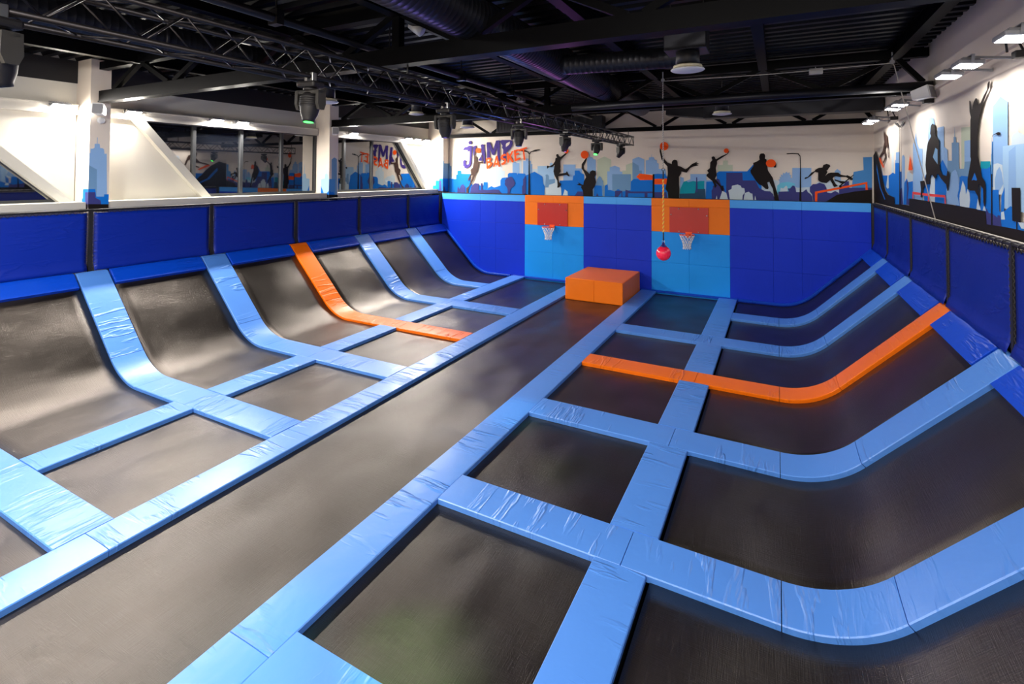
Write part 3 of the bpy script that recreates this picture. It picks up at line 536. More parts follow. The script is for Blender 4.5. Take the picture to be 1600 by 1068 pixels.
US = (.05, .1, .3, .5, .7, .9, .95)
def pad_along(name, samples, y0f, y1f, th, mat, label, cat='safety pad', group=None, r=0.009):
    """pad that follows samples of (point(y) fn): samples = list of fn(y)->(P,N); section across y"""
    mb = MB(); sec = []
    W = 5
    rows = []
    for fn in samples:
        row = []
        P0, N0 = fn(y0f); P1, N1 = fn(y1f)
        ring = []
        for t, d in ((0.0, th-0.004), (0.0, r), (r, 0.0)): ring.append((0, t, d))
        pts = []
        pts.append(P0 + Vector((0, 0.006, 0)) - N0*(th)); pts.append(P0 - N0*r); pts.append(P0 + Vector((0, r, 0)))
        for u in US:
            pts.append(P0.lerp(P1, u) + N0*(0.004*math.sin(PI*u)))
        pts.append(P1 - Vector((0, r, 0))); pts.append(P1 - N1*r); pts.append(P1 - Vector((0, 0.006, 0)) - N1*th)
        rows.append(pts)
    n = len(rows[0]); st = 0; cum = 0; vv = [0]
    for i, row in enumerate(rows):
        mb.add(row)
    us = [0]
    for i in range(1, len(rows)): us.append(us[-1]+(rows[i][4]-rows[i-1][4]).length)
    ws = [0]
    for j in range(1, n): ws.append(ws[-1]+(rows[0][j]-rows[0][j-1]).length)
    for i in range(len(rows)-1):
        for j in range(n-1):
            a = i*n+j
            mb.face((a, a+1, a+n+1, a+n), 0, [(us[i], ws[j]), (us[i], ws[j+1]), (us[i+1], ws[j+1]), (us[i+1], ws[j])], smooth=(3 <= j <= n-5))
        mb.face((i*n, i*n+n-1, (i+1)*n+n-1, (i+1)*n), 0, [(0,0),(0,.5),(.1,.5),(.1,0)])
    c0 = mb.add(rows[0]); c1 = mb.add(rows[-1])
    mb.face([c0+j for j in range(n)], 0, [(0, ws[j]) for j in range(n)])
    mb.face([c1+j for j in range(n)][::-1], 0, [(0, ws[j]) for j in range(n)][::-1])
    c = rows[0][0]
    o = mb.build(name, mat, loc=(c.x, c.y, c.z))
    return tag(o, label, cat, group)
def flat_pad(name, x0, x1, y0, y1, mat, label, group, along='y', z=0.0, th=TH, r=0.009):
    """straight pad lying flat; creases cross its length"""
    if along == 'x':
        fs = [lambda y, X=x: (Vector((X, y, z)), Vector((0,0,1))) for x in srange(x0, x1, 0.25)]
        return pad_along(name, fs, y0, y1, th, mat, label, group=group, r=r)
    mb = MB(); W = 5; rows = []
    for y in srange(y0, y1, 0.3):
        pts = [(x0+.006, y, z-th), (x0, y, z-r), (x0+r, y, z)]
        pts += [(x0+(x1-x0)*u, y, z+0.004*math.sin(PI*u)) for u in US]
        pts += [(x1-r, y, z), (x1, y, z-r), (x1-.006, y, z-th)]
        rows.append([Vector(p) for p in pts]); mb.add(pts)
    n = len(rows[0])
    ws = [0]
    for j in range(1, n): ws.append(ws[-1]+(rows[0][j]-rows[0][j-1]).length)
    for i in range(len(rows)-1):
        u0, u1 = rows[i][0].y, rows[i+1][0].y
        for j in range(n-1):
            a = i*n+j; mb.face((a, a+1, a+n+1, a+n), 0, [(u0, ws[j]), (u0, ws[j+1]), (u1, ws[j+1]), (u1, ws[j])], smooth=(3 <= j <= n-5))
        mb.face((i*n, i*n+n-1, (i+1)*n+n-1, (i+1)*n), 0, [(0,0),(0,.5),(.1,.5),(.1,0)])
    c0 = mb.add(rows[0]); c1 = mb.add(rows[-1])
    mb.face([c0+j for j in range(n)], 0, [(0, ws[j]) for j in range(n)])
    mb.face([c1+j for j in range(n)][::-1], 0, [(0, ws[j]) for j in range(n)][::-1])
    o = mb.build(name, mat, loc=(x0, y0, z-th)); return tag(o, label, 'safety pad', group)
G = 0.004
def rowname(i):      # cross pad i counted from the far padded wall
    return ORD[5-i]
# ---- long pads beside the runway (one per bay) and the outer ones (between the cross pads)
ys = [0.2] + YC[:5] + [YW-0.1]
for (xa, xb, side) in ((XL0, XL1, 'left'), (XR0, XR1, 'right')):
    for i in range(len(ys)-1):
        nm = ORD[len(ys)-2-i]
        flat_pad('safety_pad', xa, xb, ys[i]+G, ys[i+1]-G, MAT['light'],
                 f'light blue long pad on the {side} runway edge, {nm} back from the far wall', f'long pads along the {side} edge of the runway')
for (xa, xb, side, cont) in ((XA0, XA1, 'left', 5), (XB0, XB1, 'right', 5)):
    for i in range(5):
        y0 = YC[i]+HWP[i]+G
        y1 = (YC[i+1]-HWP[i+1]-G) if i < 4 else YW-0.1
        if i == 4 and side == 'left':
            pass
        nm = ORD[4-i]
        flat_pad('safety_pad', xa, xb, y0, y1, MAT['light'],
                 f'light blue pad between flat squares and {side} slope, {nm} back from the far wall', f'outer long pads on the {side} side')
    flat_pad('safety_pad', xa, xb, 0.2, YC[0]-HWP[0]-G, MAT['light'], f'light blue pad at the foot of the {side} slope, nearest the viewer', f'outer long pads on the {side} side')
# ---- cross pads
for i, yc in enumerate(YC):
    m = MAT['orange'] if i == 3 else MAT['light']; cn = 'orange' if i == 3 else 'light blue'
    y0, y1 = yc-HWP[i], yc+HWP[i]; rn = rowname(i)
    for side in ('left', 'right'):
        sd = 'L' if side == 'left' else 'R'; mid = -8.69 if side == 'left' else -1.39
        hw = HWP[i] if not (side == 'right' and i == 5) else 0.33
        y0, y1 = yc-hw, yc+hw
        grp = f'cross pads on the {side} side'
        def rib(what): return f'{cn} {what} of the {side} side, {rn} cross strip from the far wall'
        if i < 5:
            xa, xb = (mid+G, XL0-G) if side == 'left' else (XR1+G, mid-G)
            flat_pad('safety_pad', xa, xb, y0, y1, m, rib('flat inner pad'), grp, along='x')
        foot = 0.0
        s_in = (mid+10.14) if side == 'left' else (-mid)
        if i == 5: s_in = (10.14-8.96) if side == 'left' else 1.135
        pieces = [(-s_in+G, -G, 'flat outer pad'), (G, S_ARC-G, 'curved pad'), (S_ARC+G, S_TOP, 'sloping pad')]
        for a, b_, what in pieces:
            fs = [lambda y, S=s_, D=sd: path_pt(D, S, y) for s_ in srange(a, b_, 0.12 if what != 'curved pad' else 0.07)]
            if what == 'sloping pad':
                top = path_pt(sd, S_TOP, yc)[0]; ex = -1 if sd == 'L' else 1
                fs.append(lambda y, D=sd, e=ex: (path_pt(D, S_TOP, y)[0]+Vector((e*0.06, 0, 0.012)), Vector((0,0,1))))
            pad_along('safety_pad', fs, y0, y1, TH, m, rib(what), group=grp)
# ---- royal blue crest pads between the cross pads
for side in ('left', 'right'):
    sd = 'L' if side == 'left' else 'R'; ex = -1 if sd == 'L' else 1
    lims = []
    for i in range(5):
        lims.append((YC[i]+HWP[i]+.03+G, YC[i+1]-HWP[i+1]-.03-G, ORD[5-i]))
    lims.append((YC[5]+HWP[5]+.03+G, YW-0.12, ORD[0]))
    lims.append((0.2, YC[0]-HWP[0]-.03-G, ORD[6]))
    for y0, y1, nm in lims:
        fs = [lambda y, S=s_, D=sd: (path_pt(D, S, y)[0]+path_pt(D, S, y)[1]*0.012, path_pt(D, S, y)[1]) for s_ in srange(S_TOP-0.34, S_TOP, 0.08)]
        fs.append(lambda y, D=sd, e=ex: (path_pt(D, S_TOP, y)[0]+Vector((e*0.06, 0, 0.02)), Vector((0,0,1))))
        pad_along('crest_pad', fs, y0, y1, 0.09, MAT['royal'], f'royal blue pad on the crest of the {side} slope, {nm} from the far wall', group=f'crest pads on the {side} slope')
# ---- beds
def bed_flat(x0, x1, y0, y1, label, group=None, name='trampoline_bed'):
    mb = MB(); n = mb.add([(x0,y0,-.073),(x1,y0,-.073),(x1,y1,-.073),(x0,y1,-.073),(x0,y0,-.085),(x1,y0,-.085),(x1,y1,-.085),(x0,y1,-.085)])
    mb.face((0,1,2,3), 0, [(x0,y0),(x1,y0),(x1,y1),(x0,y1)])
    for q in ((7,6,5,4),(0,4,5,1),(1,5,6,2),(2,6,7,3),(3,7,4,0)): mb.face(q, 0, [(0,0),(1,0),(1,1),(0,1)])
    # dark frame lip around the bed
    t = 0.035
    o = mb.build(name, MAT['bed'], loc=(x0, y0, -.085)); tag(o, label, 'trampoline', group)
    fb = MB(); e = 0.02
    for a, b_ in (((x0-e,y0-e),(x1+e,y0+.01)), ((x0-e,y1-.01),(x1+e,y1+e)), ((x0-e,y0),(x0+.01,y1)), ((x1-.01,y0),(x1+e,y1))):
        fb.box((a[0],a[1],-.12), (b_[0],b_[1],-.087))
    fo = fb.build('frame', MAT['black'], parent=o); fo.location = (-x0, -y0, .085)
    return o
bed_flat(XL1-.03, XR0+.03, 0.25, YW-0.12, 'long black runway trampoline bed between the two long blue pads')
edges = [0.25] + [y for y in YC[:5]] + [YW-0.12]
for side, (xa, xb) in dict(left=(XA1-.03, XL0+.03), right=(XR1-.03, XB0+.03)).items():
    for i in range(6):
        y0 = edges[i] + (HWP[i-1]-.03 if i else 0); y1 = edges[i+1] - (HWP[i]-.03 if i < 5 else 0)
        bed_flat(xa, xb, y0, y1, f'flat square black trampoline on the {side} side, {ORD[5-i]} from the far wall', f'flat trampolines on the {side} side')
edges = [0.25] + YC + [YW-0.12]
for side in ('left', 'right'):
    sd = 'L' if side == 'left' else 'R'; ex = -1 if sd == 'L' else 1
    s_in = 1.15 if side == 'left' else 1.105
    for i in range(7):
        y0 = edges[i] + (HWP[i-1]-.03 if i else 0); y1 = edges[i+1] - (HWP[i]-.03 if i < 6 and i < 6 else 0)
        ss = srange(-s_in, S_TOP-0.1, 0.06); mb = MB(); K = 8
        for s_ in ss:
            for k in range(K+1):
                y = y0+(y1-y0)*k/K; P, Nn = path_pt(sd, s_, y); mb.v.append(tuple(P - Nn*0.073))
        for a in range(len(ss)-1):
            for k in range(K):
                q = a*(K+1)+k; ya, yb = y0+(y1-y0)*k/K, y0+(y1-y0)*(k+1)/K
                mb.face((q, q+1, q+K+2, q+K+1), 0, [(ss[a], ya), (ss[a], yb), (ss[a+1], yb), (ss[a+1], ya)], smooth=True)
        P0 = path_pt(sd, 0, y0)[0]
        o = mb.build('curved_trampoline_bed', MAT['bed'], loc=(P0.x, y0, -.085), recalc=False)
        tag(o, f'black curved trampoline running up the {side} slope, {ORD[6-i]} from the far wall', 'trampoline', f'curved trampolines on the {side} slope')
        so = o.modifiers.new('thick', 'SOLIDIFY'); so.thickness = 0.012; so.offset = -1 if sd == 'R' else 1
# ---- steel props below the slopes and the beds
for side in ('left', 'right'):
    sd = 'L' if side == 'left' else 'R'; ex = -1 if sd == 'L' else 1
    for i, yc in enumerate(YC):
        mb = MB(); P, _ = path_pt(sd, S_TOP-.1, yc); F0, _ = path_pt(sd, -0.6, yc); Q, _ = path_pt(sd, S_ARC+.2, yc)
        mb.beam((P.x+ex*.02, yc, P.z-.13), (P.x+ex*.02, yc, -1.0), .06, .06)
        mb.beam((Q.x, yc, Q.z-.14), (Q.x, yc, -1.0), .06, .06)
        mb.beam((F0.x, yc, -.13), (F0.x, yc, -1.0), .06, .06)
        pts = [path_pt(sd, s_, yc) for s_ in srange(-1.0, S_TOP-.1, 0.15)]
        mb.tube([p-n*0.12 for p, n in pts], 0.03, 6)
        o = mb.build('slope_frame', MAT['black'], loc=(P.x, yc, -1.0))
        tag(o, f'black steel frame under the {side} slope below the {rowname(i)} cross strip from the far wall', 'frame', f'steel frames under the {side} slope')

# ------------------------------------------------------------------ room shell
XRW = 2.45; ZT = 6.2
def struct(name, mb, mats, **k): return tag(mb.build(name, mats, **k), kind='structure')
mb = MB(); mb.box((-14.2, -3.2, -1.1), (3.0, 18.0, -1.0)); struct('floor', mb, MAT['darkfloor'])
mb = MB(); mb.box((-14.2, 17.6, -1.0), (3.0, 17.8, ZT+.1)); struct('wall_far', mb, MAT['wall'])
mb = MB(); mb.box((XRW, -3.2, -1.0), (XRW+.2, 17.6, ZT+.1)); struct('wall_right', mb, MAT['wall'])
mb = MB(); mb.box((-14.2, -3.4, -1.0), (3.0, -3.2, ZT+.1)); struct('wall_near', mb, MAT['wall'])
# roof deck: trapezoid ribs running across the hall
mb = MB(); per = 0.28; y = -3.2; prof_ = []
while y < 17.7:
    prof_ += [(y, ZT), (y+.11, ZT), (y+.145, ZT+.07), (y+.245, ZT+.07)]; y += per
n = mb.add([(-14.2, a, z) for a, z in prof_]); k = len(prof_); mb.add([(3.0, a, z) for a, z in prof_])
for i in range(k-1): mb.face((i, i+1, k+i+1, k+i), 0)
struct('ceiling', mb, MAT['deck'], recalc=False)
# left wall, turned a hair so that it closes on the far corner
def xw(y): return -13.30 + 0.024*(y-5.2)        # window plane
def lx(mb, y0, y1, z0, z1, d0, d1, m=0):
    """box on the left wall: d = distance into the room from the window plane"""
    pts = []
    for z in (z0, z1):
        for y, d in ((y0, d0), (y0, d1), (y1, d1), (y1, d0)): pts.append((xw(y)+d, y, z))
    n = mb.add(pts)
    for q in ((0,3,2,1),(4,5,6,7),(0,1,5,4),(1,2,6,5),(2,3,7,6),(3,0,4,7)): mb.face([n+i for i in q], m)
ZS, ZH = 3.22, 5.05        # sill and head of the windows
mb = MB()
lx(mb, -3.2, 17.7, -1.0, ZS, -.15, 0)
lx(mb, -3.2, 17.7, ZH, ZT+.1, -.15, 0)
struct('wall_left', mb, [MAT['whitepanel']])
mb = MB(); lx(mb, -3.2, 17.7, 5.72, ZT, .005, .03); struct('trim_dark_band', mb, MAT['black'])
mb = MB()
for a, b_ in ((-3.2, 5.2), (5.59, 11.42), (11.8, 17.15)): lx(mb, a, b_, 3.06, 3.20, 0, .56)
struct('trim_sill', mb, MAT['whitepanel'])
mb = MB()
for a, b_ in ((-3.2, 5.2), (5.59, 11.42), (11.8, 17.15)):
    lx(mb, a, b_, 5.04, 5.24, 0, .13); lx(mb, a, b_, 5.235, 5.255, 0, .16)
struct('trim_header', mb, MAT['whitepanel'])
# white sloping panels and the braces; each bay: window polygon in (y, z)
def wedge(name, pts, d0, d1, mat, kind='structure'):
    mb = MB(); n = len(pts)
    mb.add([(xw(y)+d0, y, z) for y, z in pts]); mb.add([(xw(y)+d1, y, z) for y, z in pts])
    mb.face(list(range(n))); mb.face([n+i for i in range(n)][::-1])
    for i in range(n): mb.face((i, (i+1) % n, n+(i+1) % n, n+i))
    return tag(mb.build(name, mat), kind=kind)
def window(idx, outer, mull):
    """outer: polygon (y,z) of the opening; mull: y of the mullions"""
    g = MB(); n = len(outer); g.add([(xw(y)-.02, y, z) for y, z in outer]); g.add([(xw(y)-.04, y, z) for y, z in outer])
    g.face(list(range(n))); g.face([n+i for i in range(n)][::-1])
    for i in range(n): g.face((i, (i+1) % n, n+(i+1) % n, n+i))
    w_ = tag(g.build(f'window_{idx}', MAT['glass']), kind='structure')
    f = MB()
    for i in range(n):
        (ya, za), (yb, zb) = outer[i], outer[(i+1) % n]
        f.beam((xw(ya)+.0, ya, za), (xw(yb)+.0, yb, zb), .07, .07, up=(1,0,0))
    for ym in mull:
        zs = []
        for i in range(n):
            (ya, za), (yb, zb) = outer[i], outer[(i+1) % n]
            if (ya-ym)*(yb-ym) < 0: zs.append(za+(zb-za)*(ym-ya)/(yb-ya))
        zs.sort()
        f.beam((xw(ym), ym, zs[0]), (xw(ym), ym, zs[-1]), .08, .07, up=(1,0,0))
    tag(f.build('window_frame', MAT['frame'], parent=w_))
# window 1 (near bay): right side slopes down to the sill beside column 1
window(1, [(-1.5, ZS), (4.93, ZS), (3.0, ZH), (-1.5, ZH)], [0.6, 2.2, 3.9])
wedge('wall_left_panel', [(5.2, ZS-.02), (5.2, ZH+.02), (3.0, ZH+.02), (4.95, ZS-.02)], -.05, .04, MAT['whitepanel'])
wedge('wall_left_brace', [(5.14, ZS-.02), (3.22, ZH+.02), (2.95, ZH+.02), (4.9, ZS-.02)], .04, .20, MAT['whitepanel'])
window(2, [(8.02, ZS+.02), (11.42, ZS+.02), (11.42, ZH), (6.42, ZH)], [7.66, 8.93, 10.2])
wedge('wall_left_panel', [(5.59, ZS-.02), (8.0, ZS-.02), (6.4, ZH+.02), (5.59, ZH+.02)], -.05, .04, MAT['whitepanel'])
wedge('wall_left_brace', [(7.78, ZS-.02), (8.02, ZS-.02), (6.42, ZH+.02), (6.18, ZH+.02)], .04, .20, MAT['whitepanel'])
window(3, [(11.8, ZS+.02), (16.75, ZS+.02), (15.2, ZH), (11.8, ZH)], [12.62, 13.92, 15.2])
wedge('wall_left_panel', [(16.78, ZS-.02), (17.2, ZS-.02), (17.2, ZH+.02), (15.22, ZH+.02)], -.05, .04, MAT['whitepanel'])
wedge('wall_left_brace', [(16.78, ZS-.02), (16.98, ZS-.02), (15.42, ZH+.02), (15.22, ZH+.02)], .04, .20, MAT['whitepanel'])
# ------------------------------------------------------------------ painted murals
def paint_mesh(polys, place, off0, step, name, parent=None):
    mb = MB(); mats = []; k = 0
    for mk, pts in polys:
        if mk not in mats: mats.append(mk)
        co = [tuple(float(c) for c in p.split(',')) for p in pts.split()]
        # drop repeated points
        cc = [co[0]] + [p for i, p in enumerate(co[1:]) if p != co[i]]
        if cc[0] == cc[-1]: cc.pop()
        n = mb.add([place(u, v, off0+k*step) for u, v in cc]); mb.face(range(n, n+len(cc)), mats.index(mk)); k += 1
    return mb.build(name, [MURM[q] for q in mats], parent=parent, recalc=False), k
def mural(data, place, label, loc, names):
    t = thing('wall_mural', loc, label, 'mural')
    segs = [('skyline', [])]
    for mk, pts in data:
        if pts == '': segs.append((mk, []))
        else: segs[-1][1].append((mk, pts))
    k = 0
    for nm, polys in segs:
        o, n = paint_mesh(polys, lambda u, v, d: tuple(Vector(place(u, v, d))-Vector(loc)), 0.002+k*0.0004, 0.0004, nm, t); k += n
        if nm in names: o['label'] = names[nm]
mural(MURAL_FAR, lambda u, v, d: (u, YW+.46-d, v if v > 3.165 else 2.9), 'blue skyline mural with black basketball players and lettering on the far wall', (-5, 17.6, 3),
      dict(jump_lettering='purple brush letters JUMP', basket_lettering='orange brush letters BASKET', skater_silhouette='crouching skateboarder on the rail'))
mural(MURAL_RIGHT, lambda u, v, d: (XRW-d, u, v), 'tall blue skyline mural with jumping figures on the right wall', (XRW, 11, 3), {})
# the right mural runs on towards the viewer
mb = MB(); bl = [(7.45, 6.6, 4.6, 'sky'), (6.7, 5.9, 5.0, 'sk2'), (6.0, 5.0, 4.3, 'slt'), (5.1, 4.2, 4.9, 'sky'), (4.3, 3.2, 4.4, 'blu'), (3.3, 2.2, 4.8, 'slt'), (2.3, 1.0, 4.2, 'blu'), (7.45, 1.0, 3.28, 'blk')]
mt = []
for i, (a, b_, z, mk) in enumerate(bl):
    n = mb.add([(XRW-.002-i*.0004, a, 2.5), (XRW-.002-i*.0004, b_, 2.5), (XRW-.002-i*.0004, b_, z), (XRW-.002-i*.0004, a, z)]); mt.append(MURM[mk]); mb.face(range(n, n+4), i)
o = mb.build('wall_mural', mt, recalc=False); tag(o, 'plain blocks of the right wall skyline nearest the viewer', 'mural')
# ------------------------------------------------------------------ columns with their painted bases
for (X, y0, y1, fr, sd_, lb) in ((-12.70, 5.22, 5.585, COL_1_FRONT, COL_1_SIDE, 'white column with a tall blue tower painted on it, nearest the viewer'),
                                 (-12.54, 11.45, 11.81, COL_2_FRONT, COL_2_SIDE, 'white column painted with a small spired tower between the big windows'),
                                 (-12.25, 17.17, 17.59, COL_3_FRONT, COL_3_SIDE, 'white column in the far left corner painted with blue blocks')):
    t = thing('column', (X, y0, -1.0), lb, 'column'); xb = xw(y0)-.05
    mb = MB(); mb.box((xb, y0, -1.0 if y0 < 17 else 3.0), (X, y1, ZT)); o = mb.build('shaft', MAT['wall'], parent=t); o.location = (-X, -y0, 1.0)
    o, _ = paint_mesh(fr, lambda u, v, d: (min(max(u, xb+.3), X)-X, -d, v+1.0), .001, .0004, 'painted_skyline', t)
    o, _ = paint_mesh(sd_, lambda u, v, d: (d, min(max(u, y0), y1)-y0, v+1.0), .001, .0004, 'painted_skyline', t)

# ------------------------------------------------------------------ barriers: posts, blue sheets, rails
def net_x(side, y): return 2.345 if side == 'right' else -12.56+0.022*(y-5.2)
posts = [0.25] + YC + [17.05]
near_names = {0: 'nearest the viewer'}
for side in ('left', 'right'):
    ex = 1 if side == 'right' else -1
    for i, yp in enumerate(posts):
        x = net_x(side, yp); mb = MB()
        mb.box((x-.025, yp-.03, -1.0), (x+.025, yp+.03, 3.05)); mb.box((x-.03, yp-.035, 3.03), (x+.03, yp+.035, 3.06))
        nn = ORD[7-i]
        o = mb.build('barrier_post', MAT['black'], loc=(x, yp, -1.0)); tag(o, f'black steel post of the {side} barrier, {nn} from the far wall', 'post', f'posts of the {side} barrier')
    for i in range(len(posts)-1):
        ya, yb = posts[i]+.06, posts[i+1]-.06
        t = thing('barrier_sheet', (net_x(side, ya), ya, 1.78), f'dark blue sheet laced into the {side} barrier, {ORD[6-i]} bay from the far wall', 'barrier', f'blue sheets of the {side} barrier')
        L0 = t.location
        mb = MB(); nx, nz = 26, 14
        rnd = random.Random(i*7+(3 if side == 'left' else 0)); ph = rnd.random()*6
        for k in range(nz+1):
            z = 1.80+(2.985-1.80)*k/nz
            for j in range(nx+1):
                u = j/nx; y = ya+(yb-ya)*u
                sag = 0.014*math.sin(PI*u)*math.sin(PI*k/nz)
                w_ = 0.006*math.sin(u*17+ph+k*.5)*math.sin(PI*u)*(1-k/nz)
                low = 0.06*(max(0, 1-(z-1.80)/.18))*(-ex)
                sc = 0.006*abs(math.sin(u*PI*9))*(1 if k == nz else 0)
                mb.v.append((net_x(side, y)-ex*(sag+w_)+low-L0.x, y-L0.y, z-sc-L0.z))
        for k in range(nz):
            for j in range(nx):
                q = k*(nx+1)+j; u0, u1 = ya+(yb-ya)*j/nx, ya+(yb-ya)*(j+1)/nx; v0, v1 = k*.085, (k+1)*.085
                mb.face((q, q+1, q+nx+2, q+nx+1), 0, [(u0, v0), (u1, v0), (u1, v1), (u0, v1)], smooth=True)
        o = mb.build('sheet', MAT['navy'], parent=t, recalc=False); so = o.modifiers.new('t', 'SOLIDIFY'); so.thickness = .004
        # lacing hooks along three edges
        mb = MB(); zz = []
        for k in range(31): zz.append((ya+(.022 if k % 2 else -.038), 1.84+k*.038))
        nn_ = int((yb-ya)/.05)
        for k in range(nn_+1): zz.append((ya+(yb-ya)*k/nn_, 2.965 if k % 2 else 3.02))
        for k in range(31): zz.append((yb+(-.022 if k % 2 else .038), 2.98-k*.038))
        mb.tube([(net_x(side, y)-ex*.014-L0.x, y-L0.y, z-L0.z) for y, z in zz], .0045, 4)
        mb.build('lacing', MAT['lace'], parent=t)
    mb = MB(); mb.tube([(net_x(side, y), y, 3.04) for y in (0.2, 5, 10, 17.1)], .024, 8)
    o = mb.build('barrier_top_rail', MAT['black'], loc=(net_x(side, 5), 5, 3.04)); tag(o, f'long black top rail of the {side} barrier', 'rail')
    t0 = o
mb = MB(); pts = []
n_ = 640
for i in range(n_): a = i*.6; pts.append((2.345+math.cos(a)*.029, 3.0+14.0*i/n_, 3.045+math.sin(a)*.029))
mb.tube(pts, .007, 4, 1); mb.tube([(2.385, y, 3.07) for y in (3.0, 10, 17.0)], .011, 6)
tag(mb.build('lacing_rope', [MAT['rope'], MAT['lace']], loc=(2.345, 3, 3.045)), 'pale rope wound along the top rail of the right barrier', 'rope')
# cap boards that close the gap between barrier and wall
mb = MB(); mb.box((2.375, .2, 2.90), (XRW, 17.1, 2.93)); tag(mb.build('trim_1', MAT['black']), kind='structure')

# ------------------------------------------------------------------ padded far wall
XS = [-12.26, -10.42, -9.71, -8.45, -7.30, -6.12, -4.93, -3.74, -2.54, -1.33, -.13, .62, 2.30]
cols = ['far left corner', 'second from left corner', 'third from left corner', 'left half under the left hoop', 'right half under the left hoop',
        'behind the orange block, left', 'behind the orange block, right', 'left half under the right hoop', 'right half under the right hoop',
        'just right of the right hoop', 'narrow, right of the right hoop', 'far right corner']
rows = [(-.12, .95, 'bottom row'), (.95, 1.95, 'second row up'), (1.95, 2.80, 'third row up'), (2.80, 3.05, 'thin top row')]
for i in range(12):
    hoop = i in (3, 4, 7, 8)
    for j, (z0, z1, rn) in enumerate(rows):
        if hoop: key, cn = (('worange', 'orange') if j >= 2 else ('wlight', 'bright blue'))
        else: key, cn = (('wpale', 'sky blue') if j == 3 else ('wroyal', 'royal blue'))
        if hoop and j == 2: zz0, zz1 = z0, z1
        x0, x1 = XS[i]+.0008, XS[i+1]-.0008
        mb = MB(); mb.bbox((x0, YW, z0+.0008), (x1, YW+.09, z1-.0008), .006)
        for fi in range(len(mb.f)): mb.uv[fi] = [(mb.v[q][0], mb.v[q][2]) for q in mb.f[fi]]
        o = mb.build('wall_pad', MAT[key], loc=(x0, YW, z0)); tag(o, f'{cn} wall pad, {rn}, {cols[i]}', 'wall pad', 'pads on the far wall')
mb = MB(); mb.box((2.305, YW-.02, -1.0), (2.449, YW+.10, 3.04)); mb.box((-12.75, YW-.02, -1.0), (-12.265, YW+.10, 3.04)); mb.box((-12.75, YW+.10, -1.0), (2.449, YW+.14, 3.04)); mb.box((-12.16, YW+.08, 3.035), (2.3, 17.6, 3.05)); mb.box((-12.2, YW-.005, 3.045), (-8.5, YW+.3, 3.075))
tag(mb.build('trim_2', MAT['black']), kind='structure')
# royal edge pads at the foot of the padded wall, following both slopes
def edge_pad(fs, label):
    pad_along('edge_pad', fs, YW-.10, YW-.005, .06, MAT['royal'], label, cat='edge pad', group='edge pads at the foot of the far wall', r=.012)
L_pts = lambda a, b_: [lambda y, S=s_: (path_pt('L', S, y)[0]+path_pt('L', S, y)[1]*.02, path_pt('L', S, y)[1]) for s_ in srange(a, b_, .09)]
R_pts = lambda a, b_: [lambda y, S=s_: (path_pt('R', S, y)[0]+path_pt('R', S, y)[1]*.02, path_pt('R', S, y)[1]) for s_ in srange(a, b_, .09)]
edge_pad(L_pts(-1.1, S_TOP), 'royal blue edge pad curving up the left slope along the far wall')
edge_pad(R_pts(-1.1, S_TOP), 'royal blue edge pad curving up the right slope along the far wall')
edge_pad([lambda y, X=x: (Vector((X, y, .02)), Vector((0,0,1))) for x in srange(-8.9, -6.02, .3)], 'royal blue edge pad at the wall foot under the left hoop')
edge_pad([lambda y, X=x: (Vector((X, y, .02)), Vector((0,0,1))) for x in srange(-4.05, -1.12, .3)], 'royal blue edge pad at the wall foot under the right hoop')

# ------------------------------------------------------------------ basketball hoops
def hoop(x, label):
    t = thing('basketball_hoop', (x, YW, 1.93), label, 'basketball hoop', 'basketball hoops on the far wall')
    mb = MB(); mb.bbox((-.6, -.03, .02), (.6, -.002, .85), .006); mb.build('backboard', MAT['board'], parent=t)
    for a, b_ in ((-.3,.80),(.3,.80),(-.55,.60),(.55,.60),(-.30,.07),(.30,.07)):
        mb = MB(); mb.lathe([(.0,-.012),(.018,-.010),(.022,0)], c=(a, -.03, b_), axis=(0,1,0), n=10); mb.build('bolt', MAT['chrome'], parent=t)
    yc = -.38; mb = MB()
    mb.tube([(.225*math.cos(a), yc+.225*math.sin(a), 0) for a in [2*PI*k/28 for k in range(28)]], .011, 8, closed=True)
    mb.beam((-.07, yc+.21, 0), (-.07, -.03, 0), .02, .02); mb.beam((.07, yc+.21, 0), (.07, -.03, 0), .02, .02)
    mb.box((-.1, -.045, -.05), (.1, -.03, .06)); mb.beam((0, yc+.21, -.01), (0, -.04, -.10), .02, .02)
    mb.box((-.08, -.06, -.12), (.08, -.025, -.03))
    mb.build('rim', MAT['rim'], parent=t)
    mb = MB(); lev = [(0, .225), (-.09, .195), (-.18, .155), (-.27, .125), (-.36, .115), (-.44, .125)]; N = 12
    def P(l, k): z, r = lev[l]; a = 2*PI*(k+.5*(l % 2))/N; return (r*math.cos(a), yc+r*math.sin(a), z-.01)
    for l in range(len(lev)-1):
        for k in range(N):
            mb.tube([P(l, k), P(l+1, k if l % 2 == 0 else k+1)], .008, 4); mb.tube([P(l, k), P(l+1, k-1 if l % 2 == 0 else k)], .008, 4)
    mb.build('net', MAT['net'], parent=t)
hoop(-7.32, 'left basketball hoop with red board and white net, left of the orange block')
hoop(-2.55, 'right basketball hoop with red board and white net, beside the hanging ball')

